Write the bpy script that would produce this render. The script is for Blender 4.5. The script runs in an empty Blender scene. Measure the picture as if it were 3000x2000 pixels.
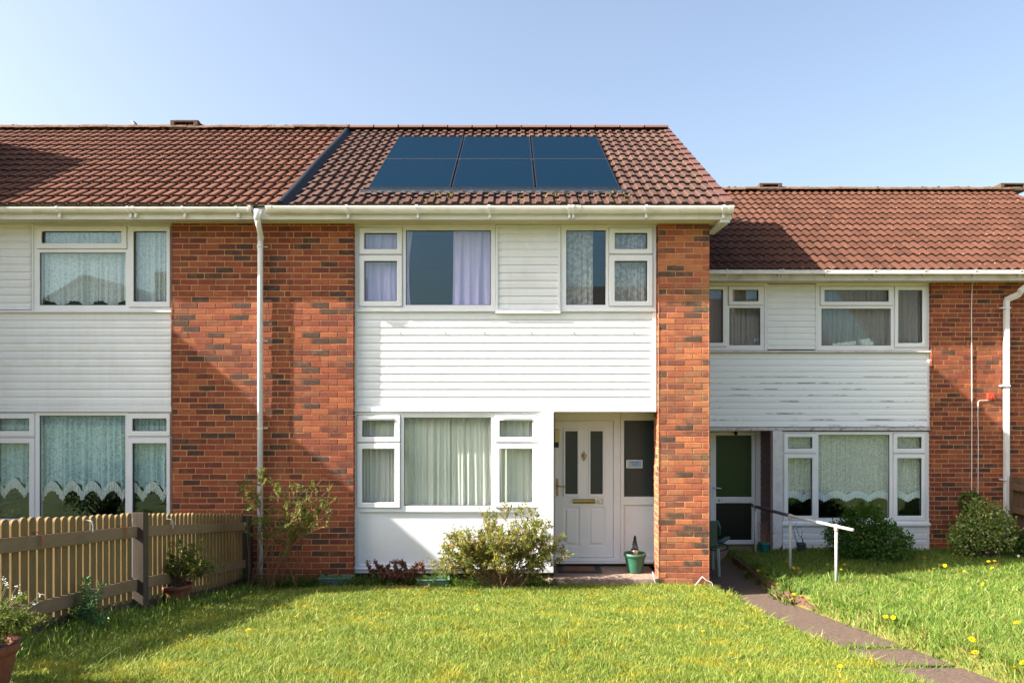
import bpy, bmesh, math, random
import numpy as np
from mathutils import Vector, Matrix

random.seed(7)
rng = np.random.default_rng(7)
C = bpy.context.scene.collection
SC = bpy.context.scene

# ------------------------------------------------------------------ camera, sky, sun, exposure
F, CX, CY = 2309.0, 1500.0, 1147.0          # focal length and principal point in photo pixels (3000 x 2000)
CAMY, CAMZ = -10.04, 2.47
cam_d = bpy.data.cameras.new('camera')
cam = bpy.data.objects.new('camera', cam_d); C.objects.link(cam)
cam.location = (0, CAMY, CAMZ); cam.rotation_euler = (math.pi / 2, 0, 0)
cam_d.sensor_width = 36; cam_d.lens = F / 3000 * 36
cam_d.shift_y = (CY - 1000) / 3000
cam_d.clip_end = 2000
SC.camera = cam

SUN = Vector((-1, -.25, .75)).normalized()  # direction to the sun
wd = bpy.data.worlds.new('World'); SC.world = wd; wd.use_nodes = True
sky = wd.node_tree.nodes.new('ShaderNodeTexSky'); sky.sky_type = 'NISHITA'; sky.sun_disc = False
sky.sun_elevation = math.asin(SUN.z); sky.sun_rotation = math.atan2(SUN.x, SUN.y)
sky.air_density = 1.0; sky.dust_density = 4.2; sky.ozone_density = 1.1
bg = wd.node_tree.nodes['Background']; bg.inputs[1].default_value = .088
hs = wd.node_tree.nodes.new('ShaderNodeHueSaturation'); hs.inputs['Saturation'].default_value = .9
wd.node_tree.links.new(sky.outputs[0], hs.inputs['Color']); wd.node_tree.links.new(hs.outputs[0], bg.inputs[0])
sl = bpy.data.lights.new('sun', 'SUN'); sl.energy = 5.0; sl.angle = math.radians(.5); sl.color = (1, .94, .85)
so = bpy.data.objects.new('sun', sl); C.objects.link(so)
so.rotation_euler = (-SUN).to_track_quat('-Z', 'Y').to_euler()
SC.view_settings.view_transform = 'Standard'; SC.view_settings.look = 'None'
SC.view_settings.exposure = 1.8; SC.view_settings.gamma = 1

# ------------------------------------------------------------------ helpers
def X(u, y=0): return (u - CX) / F * (y - CAMY)
def Z(v, y=0): return CAMZ - (v - CY) / F * (y - CAMY)
def R(u0, v0, u1, v1, y=0): return X(u0, y), X(u1, y), Z(v1, y), Z(v0, y)   # x0 x1 z0 z1

INV = {}
def thing(name, label, cat, loc=(0, 0, 0), group=None, kind=None):
    o = bpy.data.objects.new(name, None); C.objects.link(o); o.location = loc
    o.empty_display_size = .1
    INV[o.name] = Matrix.Translation(-Vector(loc))
    return tag(o, label, cat, group, kind)
def tag(o, label, cat, group=None, kind=None):
    if label: o['label'] = label
    if cat: o['category'] = cat
    if group: o['group'] = group
    if kind: o['kind'] = kind
    return o
def link(name, me, mat, parent=None, smooth=False):
    o = bpy.data.objects.new(name, me); C.objects.link(o)
    if mat and not me.materials:
        for m in (mat if isinstance(mat, (list, tuple)) else [mat]): me.materials.append(m)
    if parent:
        o.parent = parent; o.matrix_parent_inverse = INV.get(parent.name, Matrix())
    if smooth: me.polygons.foreach_set('use_smooth', [True] * len(me.polygons))
    return o

class MB:
    def __init__(s): s.v = []; s.f = []; s.mi = []
    def poly(s, pts, mi=0):
        n = len(s.v); s.v += [tuple(p) for p in pts]; s.f.append(tuple(range(n, n + len(pts)))); s.mi.append(mi); return s
    def box(s, x0, x1, y0, y1, z0, z1, M=None, mi=0):
        p = [Vector((x, y, z)) for x in (x0, x1) for y in (y0, y1) for z in (z0, z1)]
        if M: p = [M @ q for q in p]
        n = len(s.v); s.v += [tuple(q) for q in p]
        for f in ((0, 1, 3, 2), (4, 6, 7, 5), (0, 4, 5, 1), (2, 3, 7, 6), (0, 2, 6, 4), (1, 5, 7, 3)):
            s.f.append(tuple(n + i for i in f)); s.mi.append(mi)
        return s
    def tube(s, pts, r, n=8, cap=True, mi=0):
        pts = [Vector(p) for p in pts]; m = len(pts); r = r if isinstance(r, (list, tuple)) else [r] * m
        b = len(s.v); up = None
        for i, p in enumerate(pts):
            d = (pts[min(i + 1, m - 1)] - pts[max(i - 1, 0)]).normalized()
            if up is None: up = d.orthogonal().normalized()
            up = (up - d * up.dot(d)); up = up.normalized() if up.length > 1e-6 else d.orthogonal().normalized()
            w = d.cross(up)
            for k in range(n):
                a = 2 * math.pi * k / n; s.v.append(tuple(p + (up * math.cos(a) + w * math.sin(a)) * r[i]))
        for i in range(m - 1):
            for k in range(n):
                k2 = (k + 1) % n
                s.f.append((b + i * n + k, b + i * n + k2, b + (i + 1) * n + k2, b + (i + 1) * n + k)); s.mi.append(mi)
        if cap:
            s.f.append(tuple(b + k for k in reversed(range(n)))); s.mi.append(mi)
            s.f.append(tuple(b + (m - 1) * n + k for k in range(n))); s.mi.append(mi)
        return s
    def lathe(s, prof, c, n=24, mi=0, sx=1, sy=1):
        b = len(s.v); m = len(prof)
        for (r, z) in prof:
            for k in range(n):
                a = 2 * math.pi * k / n; s.v.append((c[0] + sx * r * math.cos(a), c[1] + sy * r * math.sin(a), c[2] + z))
        for i in range(m - 1):
            for k in range(n):
                k2 = (k + 1) % n
                s.f.append((b + i * n + k, b + i * n + k2, b + (i + 1) * n + k2, b + (i + 1) * n + k)); s.mi.append(mi)
        return s
    def plate(s, x0, x1, z0, z1, holes, y0, y1):
        """board standing in x-z with rectangular holes; front at y0, back at y1"""
        xs = sorted({x0, x1, *[h[0] for h in holes], *[h[1] for h in holes]}); xs = [x for x in xs if x0 <= x <= x1]
        zs = sorted({z0, z1, *[h[2] for h in holes], *[h[3] for h in holes]}); zs = [z for z in zs if z0 <= z <= z1]
        def solid(i, j):
            if not (0 <= i < len(xs) - 1 and 0 <= j < len(zs) - 1): return False
            cx, cz = (xs[i] + xs[i + 1]) / 2, (zs[j] + zs[j + 1]) / 2
            return not any(h[0] < cx < h[1] and h[2] < cz < h[3] for h in holes)
        for i in range(len(xs) - 1):
            for j in range(len(zs) - 1):
                if not solid(i, j): continue
                a, b, c, d = xs[i], xs[i + 1], zs[j], zs[j + 1]
                s.poly([(a, y0, c), (b, y0, c), (b, y0, d), (a, y0, d)])
                s.poly([(a, y1, c), (a, y1, d), (b, y1, d), (b, y1, c)])
                if not solid(i - 1, j): s.poly([(a, y0, c), (a, y0, d), (a, y1, d), (a, y1, c)])
                if not solid(i + 1, j): s.poly([(b, y0, c), (b, y1, c), (b, y1, d), (b, y0, d)])
                if not solid(i, j - 1): s.poly([(a, y0, c), (a, y1, c), (b, y1, c), (b, y0, c)])
                if not solid(i, j + 1): s.poly([(a, y0, d), (b, y0, d), (b, y1, d), (a, y1, d)])
        return s
    def build(s, name, mat, parent=None, bevel=0, smooth=False, weld=True, seg=2):
        me = bpy.data.meshes.new(name); me.from_pydata(s.v, [], s.f)
        if any(s.mi): me.polygons.foreach_set('material_index', s.mi)
        if weld:
            bm = bmesh.new(); bm.from_mesh(me)
            bmesh.ops.remove_doubles(bm, verts=bm.verts, dist=1e-5)
            bmesh.ops.recalc_face_normals(bm, faces=bm.faces); bm.to_mesh(me); bm.free()
        o = link(name, me, mat, parent, smooth)
        if bevel:
            b = o.modifiers.new('bevel', 'BEVEL'); b.width = bevel; b.segments = seg; b.limit_method = 'ANGLE'; b.angle_limit = math.radians(40)
        return o

def np_mesh(name, V, k, mat, parent=None, faces=None, smooth=False):
    """V (n,k,3): n separate polygons of k verts; or faces (m,q) indices into V (N,3)"""
    me = bpy.data.meshes.new(name)
    if faces is None:
        V = np.asarray(V, np.float32); n = V.shape[0]; V = V.reshape(-1, 3); faces = np.arange(n * k, dtype=np.int32).reshape(n, k)
    V = np.asarray(V, np.float32); faces = np.asarray(faces, np.int32); m, q = faces.shape
    me.vertices.add(len(V)); me.vertices.foreach_set('co', V.ravel())
    me.loops.add(m * q); me.loops.foreach_set('vertex_index', faces.ravel())
    me.polygons.add(m); me.polygons.foreach_set('loop_start', np.arange(m, dtype=np.int32) * q)
    me.update(calc_edges=True); me.validate()
    return link(name, me, mat, parent, smooth)

# ------------------------------------------------------------------ materials
class NT:
    def __init__(s, name):
        s.m = bpy.data.materials.new(name); s.m.use_nodes = True; s.t = s.m.node_tree
        s.p = s.t.nodes['Principled BSDF']; s.out = s.t.nodes['Material Output']
    def n(s, typ, **kw):
        nd = s.t.nodes.new('ShaderNode' + typ)
        for k, v in kw.items():
            if k.startswith('i_'):
                key = k[2:]; key = int(key) if key.isdigit() else key.replace('_', ' ')
                s.set(nd.inputs[key], v)
            else: setattr(nd, k, v)
        return nd
    def set(s, sock, v):
        if isinstance(v, bpy.types.NodeSocket): s.t.links.new(v, sock)
        elif isinstance(v, (tuple, list)) and len(v) == 3 and sock.type == 'RGBA': sock.default_value = (*v, 1)
        else: sock.default_value = v
    def P(s, **kw):
        for k, v in kw.items(): s.set(s.p.inputs[k.replace('_', ' ')], v)
    def pos(s): return s.n('NewGeometry').outputs['Position']
    def noise(s, scale, vec=None, detail=3, rough=.55, dist=0):
        return s.n('TexNoise', i_Vector=vec or s.pos(), i_Scale=scale, i_Detail=detail, i_Roughness=rough, i_Distortion=dist).outputs['Fac']
    def scale(s, v, vec=None): return s.n('Mapping', i_Vector=vec or s.pos(), i_Scale=v).outputs[0]
    def ramp(s, fac, stops, interp='LINEAR'):
        r = s.n('ValToRGB', i_Fac=fac); cr = r.color_ramp; cr.interpolation = interp
        while len(cr.elements) < len(stops): cr.elements.new(.5)
        for e, (p, c) in zip(cr.elements, stops):
            e.position = p; e.color = (*c, 1) if not isinstance(c, (int, float)) else (c, c, c, 1)
        return r.outputs[0]
    def mix(s, f, a, b, mode='MIX'):
        m = s.n('Mix', data_type='RGBA', blend_type=mode)
        s.set(m.inputs[0], f); s.set(m.inputs[6], a); s.set(m.inputs[7], b); return m.outputs[2]
    def math(s, op, a, b=0, c=0, clamp=False):
        m = s.n('Math', operation=op, use_clamp=clamp); s.set(m.inputs[0], a); s.set(m.inputs[1], b); s.set(m.inputs[2], c); return m.outputs[0]
    def bump(s, h, strength=.3, dist=.01):
        s.set(s.p.inputs['Normal'], s.n('Bump', i_Height=h, i_Strength=strength, i_Distance=dist).outputs[0])
    def rnd(s): return s.n('NewGeometry').outputs['Random Per Island']

def plain(name, col, rough=.5, var=.12, scale=6, spec=.5, metal=0, dirt=None, bump=0, bscale=60, dscale=2.2, damt=.5, streak=0):
    t = NT(name)
    c = t.ramp(t.noise(scale, detail=5), [(.25, tuple(x * (1 - var) for x in col)), (.75, tuple(min(1, x * (1 + var)) for x in col))])
    if dirt:
        d = t.ramp(t.noise(dscale, detail=8, rough=.7), [(.48, 0.), (.72, damt)])
        c = t.mix(d, c, dirt)
    if streak:
        sk = t.ramp(t.noise(1, t.scale((13, 13, .9)), detail=5, rough=.7), [(.5, 0.), (.75, streak)])
        c = t.mix(sk, c, (.5, .47, .38))
    t.P(Base_Color=c, Roughness=rough, Metallic=metal, Specular_IOR_Level=spec)
    if bump: t.bump(t.noise(bscale, detail=4), bump, .01)
    return t.m

M = {}
M['upvc'] = plain('white_upvc', (.81, .825, .845), .32, .03, 3, dirt=(.6, .58, .5), damt=.25)
M['clad'] = plain('white_cladding', (.8, .82, .84), .4, .03, 2, dirt=(.55, .52, .44), damt=.25, streak=.14)
M['gutter'] = plain('white_gutter', (.76, .74, .69), .35, .04, 3, dirt=(.45, .4, .25), damt=.55, dscale=4, streak=.3)
M['fascia'] = plain('white_fascia', (.76, .76, .75), .35, .03, 3, dirt=(.5, .46, .34), damt=.35, streak=.25)
M['soffit'] = plain('cream_soffit', (.62, .58, .46), .5, .06, 5)
M['black'] = plain('black_rubber', (.015, .015, .017), .5, .1)
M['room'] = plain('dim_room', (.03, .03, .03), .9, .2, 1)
M['brass'] = plain('aged_brass', (.42, .3, .1), .3, .15, 20, metal=1)
M['steel'] = plain('brushed_steel', (.5, .5, .5), .35, .1, 20, metal=1)
M['galv'] = plain('galvanised_pipe', (.46, .45, .43), .45, .12, 30, dirt=(.35, .3, .25), damt=.5, dscale=12)
M['grip'] = plain('dark_grip', (.065, .062, .068), .5, .2, 20)
M['concrete'] = plain('step_concrete', (.23, .155, .115), .85, .2, 14, dirt=(.5, .44, .36), damt=.5, dscale=25, bump=.5, bscale=120)
M['terracotta'] = plain('terracotta', (.21, .065, .032), .8, .3, 12, dirt=(.08, .035, .02), damt=.8, dscale=9, bump=.4, bscale=60)
M['greenpot'] = plain('green_plastic', (.03, .115, .066), .45, .15, 8)
M['trough'] = plain('faded_green_plastic', (.1, .19, .14), .6, .2, 20)
M['teal'] = plain('teal_plastic', (.01, .13, .13), .4, .1)
M['slate'] = plain('dark_pot_clay', (.05, .05, .055), .6, .2)
M['chair'] = plain('dark_green_plastic', (.03, .07, .06), .45, .15)
M['chairleg'] = plain('pale_green_plastic', (.25, .33, .3), .5, .15)
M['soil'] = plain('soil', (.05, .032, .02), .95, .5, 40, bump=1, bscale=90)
M['stem'] = plain('brown_twig', (.16, .085, .045), .8, .35, 60)
M['paletwig'] = plain('pale_twig', (.3, .16, .08), .8, .3, 60)
M['darktwig'] = plain('dark_twig', (.055, .035, .028), .8, .3, 60)
M['deadleaf'] = plain('dead_frond', (.15, .055, .028), .85, .5, 40)
M['red'] = plain('red_plastic', (.62, .06, .03), .4, .08)
M['cable'] = plain('white_cable', (.7, .68, .64), .5, .08)
M['rust'] = plain('rust_paint', (.4, .09, .025), .5, .2)
M['hookblue'] = plain('pale_hook', (.5, .58, .62), .4, .1)
M['mat_rub'] = plain('mat_rubber', (.02, .021, .024), .7, .3, 80)
M['mat_coir'] = plain('mat_coir', (.2, .1, .05), .95, .3, 90, bump=.6, bscale=300)
M['dirtpipe'] = plain('weathered_white_pipe', (.68, .68, .68), .45, .06, 6, dirt=(.45, .43, .4), damt=.4)
M['oldfascia'] = plain('weathered_fascia', (.6, .57, .53), .6, .08, 6, dirt=(.3, .26, .2), damt=.75, dscale=5)
M['oldgutter'] = plain('weathered_gutter', (.68, .66, .64), .5, .08, 6, dirt=(.4, .34, .26), damt=.6, dscale=7)
M['oldwood'] = plain('peeling_timber', (.55, .53, .52), .8, .15, 20, dirt=(.1, .06, .045), damt=1, dscale=14)
M['postpaint'] = plain('flaking_white_paint', (.66, .65, .66), .7, .08, 10, dirt=(.42, .36, .33), damt=.5, dscale=9)
M['plum'] = plain('plum_painted_boards', (.2, .15, .145), .7, .12, 8)
M['edgebrick'] = plain('dirty_edging_brick', (.13, .058, .036), .9, .35, 25, dirt=(.05, .05, .025), damt=.8, dscale=8, bump=.6)
M['mortar'] = plain('mortar', (.58, .3, .135), .95, .15, 30, bump=.6, bscale=150)
M['flash'] = plain('black_flashing', (.012, .015, .022), .6, .3, 8, spec=.2)
M['lead'] = plain('lead_flashing', (.035, .04, .048), .5, .3, 10)
M['verge'] = plain('red_verge_tile', (.105, .043, .034), .75, .15, 8)
M['lampglass'] = plain('cream_diffuser', (.55, .42, .2), .3, .05)
M['innerpot'] = plain('silver_sleeve', (.6, .58, .5), .2, .1, metal=1)
M['redsoil'] = plain('red_chippings', (.3, .08, .05), .9, .5, 60)

def brick_mat(name, dark=.10, lift=1.0, green=0.0, gold=1.0):
    t = NT(name); L = lambda *c: (c[0] * lift, c[1] * lift * gold, c[2] * lift * gold)
    r = t.rnd()
    st = [(0, tuple(x / lift * 1.1 for x in L(.035, .03, .027))), (dark, L(.12, .031, .022)), (dark + .2, L(.215, .047, .026)), (dark + .45, L(.285, .066, .029)),
          (dark + .65, L(.34, .092, .038)), (dark + .8, L(.22, .07, .034))]
    c = t.ramp(r, st, 'CONSTANT')
    c = t.mix(t.ramp(t.noise(55, detail=5), [(.35, 0.), (.65, .55)]), c, L(.13, .04, .024))
    c = t.mix(t.ramp(t.noise(9, detail=4), [(.5, 0.), (.75, .35)]), c, L(.36, .135, .068))
    c = t.mix(t.ramp(t.noise(1.1, detail=6, rough=.7), [(.45, 0.), (.75, .45)]), c, L(.1, .034, .022))
    c = t.mix(t.ramp(t.noise(1.7, detail=7, rough=.75), [(.6, 0.), (.75, .3)]), c, L(.3, .17, .1))
    if green: c = t.mix(t.ramp(t.noise(2.3, detail=8, rough=.75), [(.52, 0.), (.68, green)]), c, (.26, .2, .1))
    t.P(Base_Color=c, Roughness=.85, Specular_IOR_Level=.3)
    t.bump(t.noise(110, t.scale((1, 1, 2)), detail=5, rough=.65), .55, .006)
    return t.m
M['brick'] = brick_mat('red_brick', .11, 1.12, 0, 1.08)
M['brick_pillar'] = brick_mat('weathered_sunlit_brick', .13, 1.6, .6, 1.28)  # mottled pier brick made lighter and oranger, sunlight put into the colour
def brick_tex(name):
    t = NT(name); g = t.n('NewGeometry'); sp = t.n('SeparateXYZ', i_0=g.outputs['Position'])
    v = t.n('CombineXYZ', i_0=t.math('ADD', sp.outputs[0], sp.outputs[1]), i_1=sp.outputs[2])
    b = t.n('TexBrick', i_Vector=v.outputs[0], i_Color1=(.25, .08, .045), i_Color2=(.13, .045, .035), i_Mortar=(.4, .26, .17), i_Scale=1)
    b.inputs['Mortar Size'].default_value = .006; b.inputs['Brick Width'].default_value = .226; b.inputs['Row Height'].default_value = .0752
    t.P(Base_Color=b.outputs[0], Roughness=.88); t.bump(b.outputs[1], -.4, .01); return t.m
M['brickside'] = brick_tex('side_wall_brick')

def tile_mat(name, a, b, spots, moss, smoss=.5, lich=0.0):
    t = NT(name)
    c = t.mix(t.rnd(), a, b)
    c = t.mix(t.ramp(t.noise(140, detail=3), [(.4, 0.), (.65, .4)]), c, tuple(x * .6 for x in a))
    c = t.mix(t.ramp(t.noise(11, detail=8, rough=.75), [(.6, 0.), (.68, smoss)]), c, spots)
    if moss: c = t.mix(t.ramp(t.noise(1.9, detail=8, rough=.7), [(.58, 0.), (.74, .3)]), c, moss)
    if lich: c = t.mix(t.ramp(t.noise(24, detail=2), [(.70, 0.), (.75, lich)]), c, (.5, .34, .22))
    t.P(Base_Color=c, Roughness=.9, Specular_IOR_Level=.15)
    t.bump(t.noise(160, detail=4), .3, .004); return t.m
M['tile_new'] = tile_mat('brown_interlocking_tile', (.075, .041, .032), (.105, .057, .045), (.09, .075, .03), (.15, .13, .035), .12)
M['tile_old'] = tile_mat('old_red_brown_tile', (.105, .043, .026), (.155, .065, .039), (.035, .022, .016), None, .85)
M['tile_right'] = tile_mat('faded_rust_tile', (.066, .027, .0165), (.1, .042, .026), (.06, .03, .02), None, .4, .8)
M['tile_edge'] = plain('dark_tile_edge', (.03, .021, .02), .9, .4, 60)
M['ridge_old'] = tile_mat('mossy_ridge_tile', (.12, .068, .046), (.19, .11, .072), (.03, .022, .016), (.16, .11, .02), .8, .6)
M['ventclay'] = plain('mossy_vent_clay', (.075, .045, .034), .95, .5, 40, dirt=(.12, .09, .02), damt=.7, dscale=14, bump=.8)
M['ridge_new'] = tile_mat('brown_ridge_tile', (.14, .076, .06), (.18, .098, .08), (.08, .05, .04), None, .3)
M['moss'] = plain('moss', (.1, .075, .015), .95, .5, 40, bump=.8, bscale=120)

def wood_mat(name, a, b, axis=2):
    t = NT(name)
    sc = [30, 30, 30]; sc[axis] = 2.2
    g = t.noise(1, t.scale(tuple(sc)), detail=6, rough=.65, dist=.6)
    r = t.rnd()
    c = t.mix(g, a, b); c = t.mix(t.math('MULTIPLY', r, .5), c, tuple(x * .65 for x in a))
    c = t.mix(t.ramp(t.noise(3, detail=7), [(.5, 0.), (.75, .45)]), c, (.1, .1, .04))
    t.P(Base_Color=c, Roughness=.85, Specular_IOR_Level=.25); t.bump(g, .35, .006); return t.m
M['picket'] = wood_mat('weathered_picket', (.17, .112, .046), (.36, .245, .11))
M['rail'] = wood_mat('weathered_rail', (.2, .13, .075), (.34, .235, .145), 1)
M['post'] = wood_mat('dark_post', (.065, .048, .037), (.11, .085, .065))
M['brownwood'] = wood_mat('brown_fence_wood', (.1, .06, .04), (.16, .1, .065))

def glass_mat(name, tint=(.97, .985, .98), ior=1.66, dark=0.0, rough=0.0, base=None):
    t = NT(name)
    f0 = ((ior - 1) / (ior + 1)) ** 2
    lw = t.n('LayerWeight', i_Blend=.5).outputs['Facing']
    fac = t.math('MULTIPLY_ADD', t.math('POWER', lw, 5), 1 - f0, f0, clamp=True)
    gl = t.n('BsdfGlossy', i_Color=(.6, .86, 1) if not base else (.9, .95, 1), i_Roughness=rough)
    if base: tr = t.n('BsdfDiffuse', i_Color=base)
    else: tr = t.n('BsdfTransparent', i_Color=tint)
    mx = t.n('MixShader', i_0=fac, i_1=tr.outputs[0], i_2=gl.outputs[0])
    t.t.links.new(mx.outputs[0], t.out.inputs[0]); return t.m
M['glass'] = glass_mat('window_glass')
M['frost'] = glass_mat('frosted_glass', base=(.035, .045, .045), ior=1.5, rough=.35)
M['greenglass'] = glass_mat('green_obscured_glass', base=(.028, .062, .014), ior=1.4, rough=.4)
M['darkglass'] = glass_mat('dark_obscured_glass', base=(.008, .01, .008), ior=1.4, rough=.4)

def cloth(name, col, pat=None, lace=False, transl=.35, lscale=38):
    t = NT(name)
    c = col
    if pat:
        v = t.n('TexVoronoi', i_Vector=t.scale((1, .4, 1)), i_Scale=32)
        f = t.ramp(v.outputs['Distance'], [(.18, 1.), (.32, 0.)])
        nn = t.ramp(t.noise(18, detail=4), [(.46, 0.), (.56, 1.)])
        pc = t.ramp(v.outputs['Color'], [(.3, pat[0]), (.6, pat[1])], 'CONSTANT')
        c = t.mix(t.math('MULTIPLY', t.math('MAXIMUM', f, nn), .42), col, pc)
    d = t.n('BsdfDiffuse'); t.set(d.inputs[0], c)
    tl = t.n('BsdfTranslucent'); t.set(tl.inputs[0], c)
    sh = t.n('MixShader', i_0=transl, i_1=d.outputs[0], i_2=tl.outputs[0]).outputs[0]
    if lace:
        p = t.scale((1, .3, 1))
        v = t.n('TexVoronoi', feature='DISTANCE_TO_EDGE', i_Vector=p, i_Scale=lscale)
        e = t.ramp(v.outputs['Distance'], [(.04, 1.), (.12, 0.)])
        w = t.ramp(t.noise(lscale * .55, p, detail=2, dist=1.5), [(.46, 0.), (.54, 1.)])
        a = t.math('MAXIMUM', e, w)
        a = t.math('MULTIPLY_ADD', a, lace[1] - lace[0], lace[0], clamp=True)
        fw = t.math('MULTIPLY', t.n('LayerWeight', i_Blend=.5).outputs['Facing'], 1.6, clamp=True)
        a = t.math('MAXIMUM', a, fw)
        tr = t.n('BsdfTransparent')
        sh = t.n('MixShader', i_0=a, i_1=tr.outputs[0], i_2=sh).outputs[0]
    t.t.links.new(sh, t.out.inputs[0]); return t.m
M['c_cream'] = cloth('cream_curtain', (.85, .84, .77), transl=.15)
M['c_lilac'] = cloth('lilac_curtain', (.74, .63, .95), transl=.15)
M['c_floral'] = cloth('floral_curtain', (.85, .85, .8), ((.14, .2, .17), (.4, .16, .26)))
M['c_grey'] = cloth('grey_brown_curtain', (.3, .27, .24))
M['c_greynet'] = cloth('grey_net', (.5, .5, .47), lace=(.78, .9), lscale=50)
M['lace'] = cloth('white_lace', (.68, .9, .97), lace=(.5, .9), transl=.1, lscale=52)
M['lace_up'] = cloth('dense_white_lace', (.85, .9, .9), lace=(.62, .94), transl=.1, lscale=65)
M['lace_r'] = cloth('ivory_lace', (.8, .83, .78), lace=(.55, .92), lscale=48, transl=.1)
M['frill'] = cloth('lace_frill', (.85, .95, .97), lace=(.75, 1.0), lscale=60, transl=.1)

def leaf_mat(name, stops, transl=.35, rough=.5):
    t = NT(name)
    c = t.ramp(t.rnd(), stops)
    c = t.mix(t.ramp(t.noise(3.5, detail=3), [(.35, 0.), (.7, .4)]), c, tuple(x * .6 for x in stops[0][1]))
    t.P(Base_Color=c, Roughness=rough, Specular_IOR_Level=.08)
    tl = t.n('BsdfTranslucent'); t.set(tl.inputs[0], t.mix(.5, c, (.25, .3, .03)))
    mx = t.n('MixShader', i_0=transl, i_1=t.p.outputs[0], i_2=tl.outputs[0])
    t.t.links.new(mx.outputs[0], t.out.inputs[0]); return t.m
M['lf_spiraea'] = leaf_mat('olive_leaf', [(0, (.1, .15, .025)), (.35, (.2, .24, .04)), (.7, (.32, .3, .06)), (.88, (.4, .2, .06)), (1, (.46, .27, .15))])
M['lf_berb'] = leaf_mat('small_green_leaf', [(0, (.06, .12, .03)), (.5, (.15, .2, .055)), (.85, (.3, .29, .08)), (1, (.38, .17, .05))])
M['lf_dark'] = leaf_mat('dark_green_leaf', [(0, (.025, .075, .012)), (.6, (.05, .13, .02)), (.9, (.08, .17, .03)), (1, (.3, .34, .12))], .25, .45)
M['lf_var'] = leaf_mat('variegated_leaf', [(0, (.09, .19, .03)), (.4, (.19, .3, .06)), (.7, (.4, .44, .12)), (1, (.68, .66, .36))], .25, .4)
M['lf_mid'] = leaf_mat('mid_green_leaf', [(0, (.03, .08, .015)), (1, (.08, .15, .03))], .3)
M['lf_pot'] = leaf_mat('potted_leaf', [(0, (.05, .12, .03)), (.6, (.12, .21, .04)), (.88, (.3, .34, .06)), (1, (.5, .18, .05))])
M['lf_spurge'] = leaf_mat('blue_green_leaf', [(0, (.06, .17, .07)), (1, (.18, .34, .13))], .2, .4)
M['lf_heath'] = leaf_mat('fine_green_leaf', [(0, (.06, .11, .025)), (.8, (.14, .2, .04)), (1, (.4, .42, .07))])
M['lf_conifer'] = leaf_mat('conifer_needle', [(0, (.008, .025, .012)), (1, (.022, .05, .022))], .1)
M['lf_weed'] = leaf_mat('weed_leaf', [(0, (.03, .08, .015)), (.8, (.08, .16, .03)), (1, (.15, .2, .05))])
M['petal'] = leaf_mat('yellow_petal', [(0, (.75, .48, .01)), (1, (.9, .66, .02))], .3)
M['clock'] = plain('seed_clock', (.6, .57, .5), .9)
M['white_petal'] = plain('white_petal', (.8, .8, .78), .6)
M['dstem'] = plain('flower_stalk', (.16, .2, .06), .6)

def grass_mat(name, stops, yellow, ymix, dry):
    t = NT(name); c = t.ramp(t.rnd(), stops)
    pos = t.scale((1, 1, .2))
    y = t.ramp(t.noise(2.6, pos, detail=7, rough=.75, dist=.6), [(.5, 0.), (.62, ymix)])
    c = t.mix(y, c, yellow)
    c = t.mix(t.ramp(t.noise(5, pos, detail=3), [(.6, 0.), (.75, .4)]), c, dry)
    t.P(Base_Color=c, Roughness=.55, Specular_IOR_Level=.3)
    tl = t.n('BsdfTranslucent'); t.set(tl.inputs[0], c)
    mx = t.n('MixShader', i_0=.4, i_1=t.p.outputs[0], i_2=tl.outputs[0])
    t.t.links.new(mx.outputs[0], t.out.inputs[0]); return t.m
M['grass'] = grass_mat('lawn_blades', [(0, (.06, .12, .014)), (.45, (.17, .255, .03)), (.85, (.29, .34, .055)), (1, (.48, .43, .15))], (.42, .34, .022), .55, (.3, .25, .05))
M['grass_r'] = grass_mat('long_grass_blades', [(0, (.06, .14, .015)), (.55, (.16, .26, .034)), (.9, (.25, .32, .06)), (1, (.45, .41, .17))], (.27, .25, .05), .5, (.34, .27, .1))
t = NT('lawn_ground'); c = t.ramp(t.noise(2, detail=7, rough=.7), [(.3, (.07, .08, .015)), (.55, (.14, .13, .02)), (.75, (.2, .15, .03))])
t.P(Base_Color=c, Roughness=.95); t.bump(t.noise(60, detail=5), 1, .02); M['ground'] = t.m
t = NT('path_tarmac'); c = t.ramp(t.noise(34, detail=8, rough=.95), [(.38, (.024, .014, .01)), (.52, (.11, .068, .048)), (.68, (.29, .2, .145))])
c = t.mix(t.ramp(t.noise(3, detail=8, rough=.7), [(.5, 0.), (.75, .5)]), c, (.1, .085, .05))
t.P(Base_Color=c, Roughness=.9); t.bump(t.noise(140, detail=5), .7, .01); M['path'] = t.m
t = NT('solar_glass'); g = t.n('NewGeometry'); sp = t.n('SeparateXYZ', i_0=g.outputs['Position'])
ln = t.math('LESS_THAN', t.math('FRACT', t.math('MULTIPLY', sp.outputs[0], 38)), .12)
ln2 = t.math('LESS_THAN', t.math('FRACT', t.math('MULTIPLY', sp.outputs[1], 6.3)), .03)
c = t.mix(t.math('MAXIMUM', ln, ln2), (.002, .009, .02), (.004, .016, .032))
d_ = t.n('BsdfDiffuse'); t.set(d_.inputs[0], c); g_ = t.n('BsdfGlossy', i_Color=(.55, .85, 1), i_Roughness=.06)
t.t.links.new(t.n('MixShader', i_0=.085, i_1=d_.outputs[0], i_2=g_.outputs[0]).outputs[0], t.out.inputs[0])
M['solar'] = t.m
M['solarframe'] = plain('black_anodised_frame', (.03, .03, .035), .35, .1, metal=.6)
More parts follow.
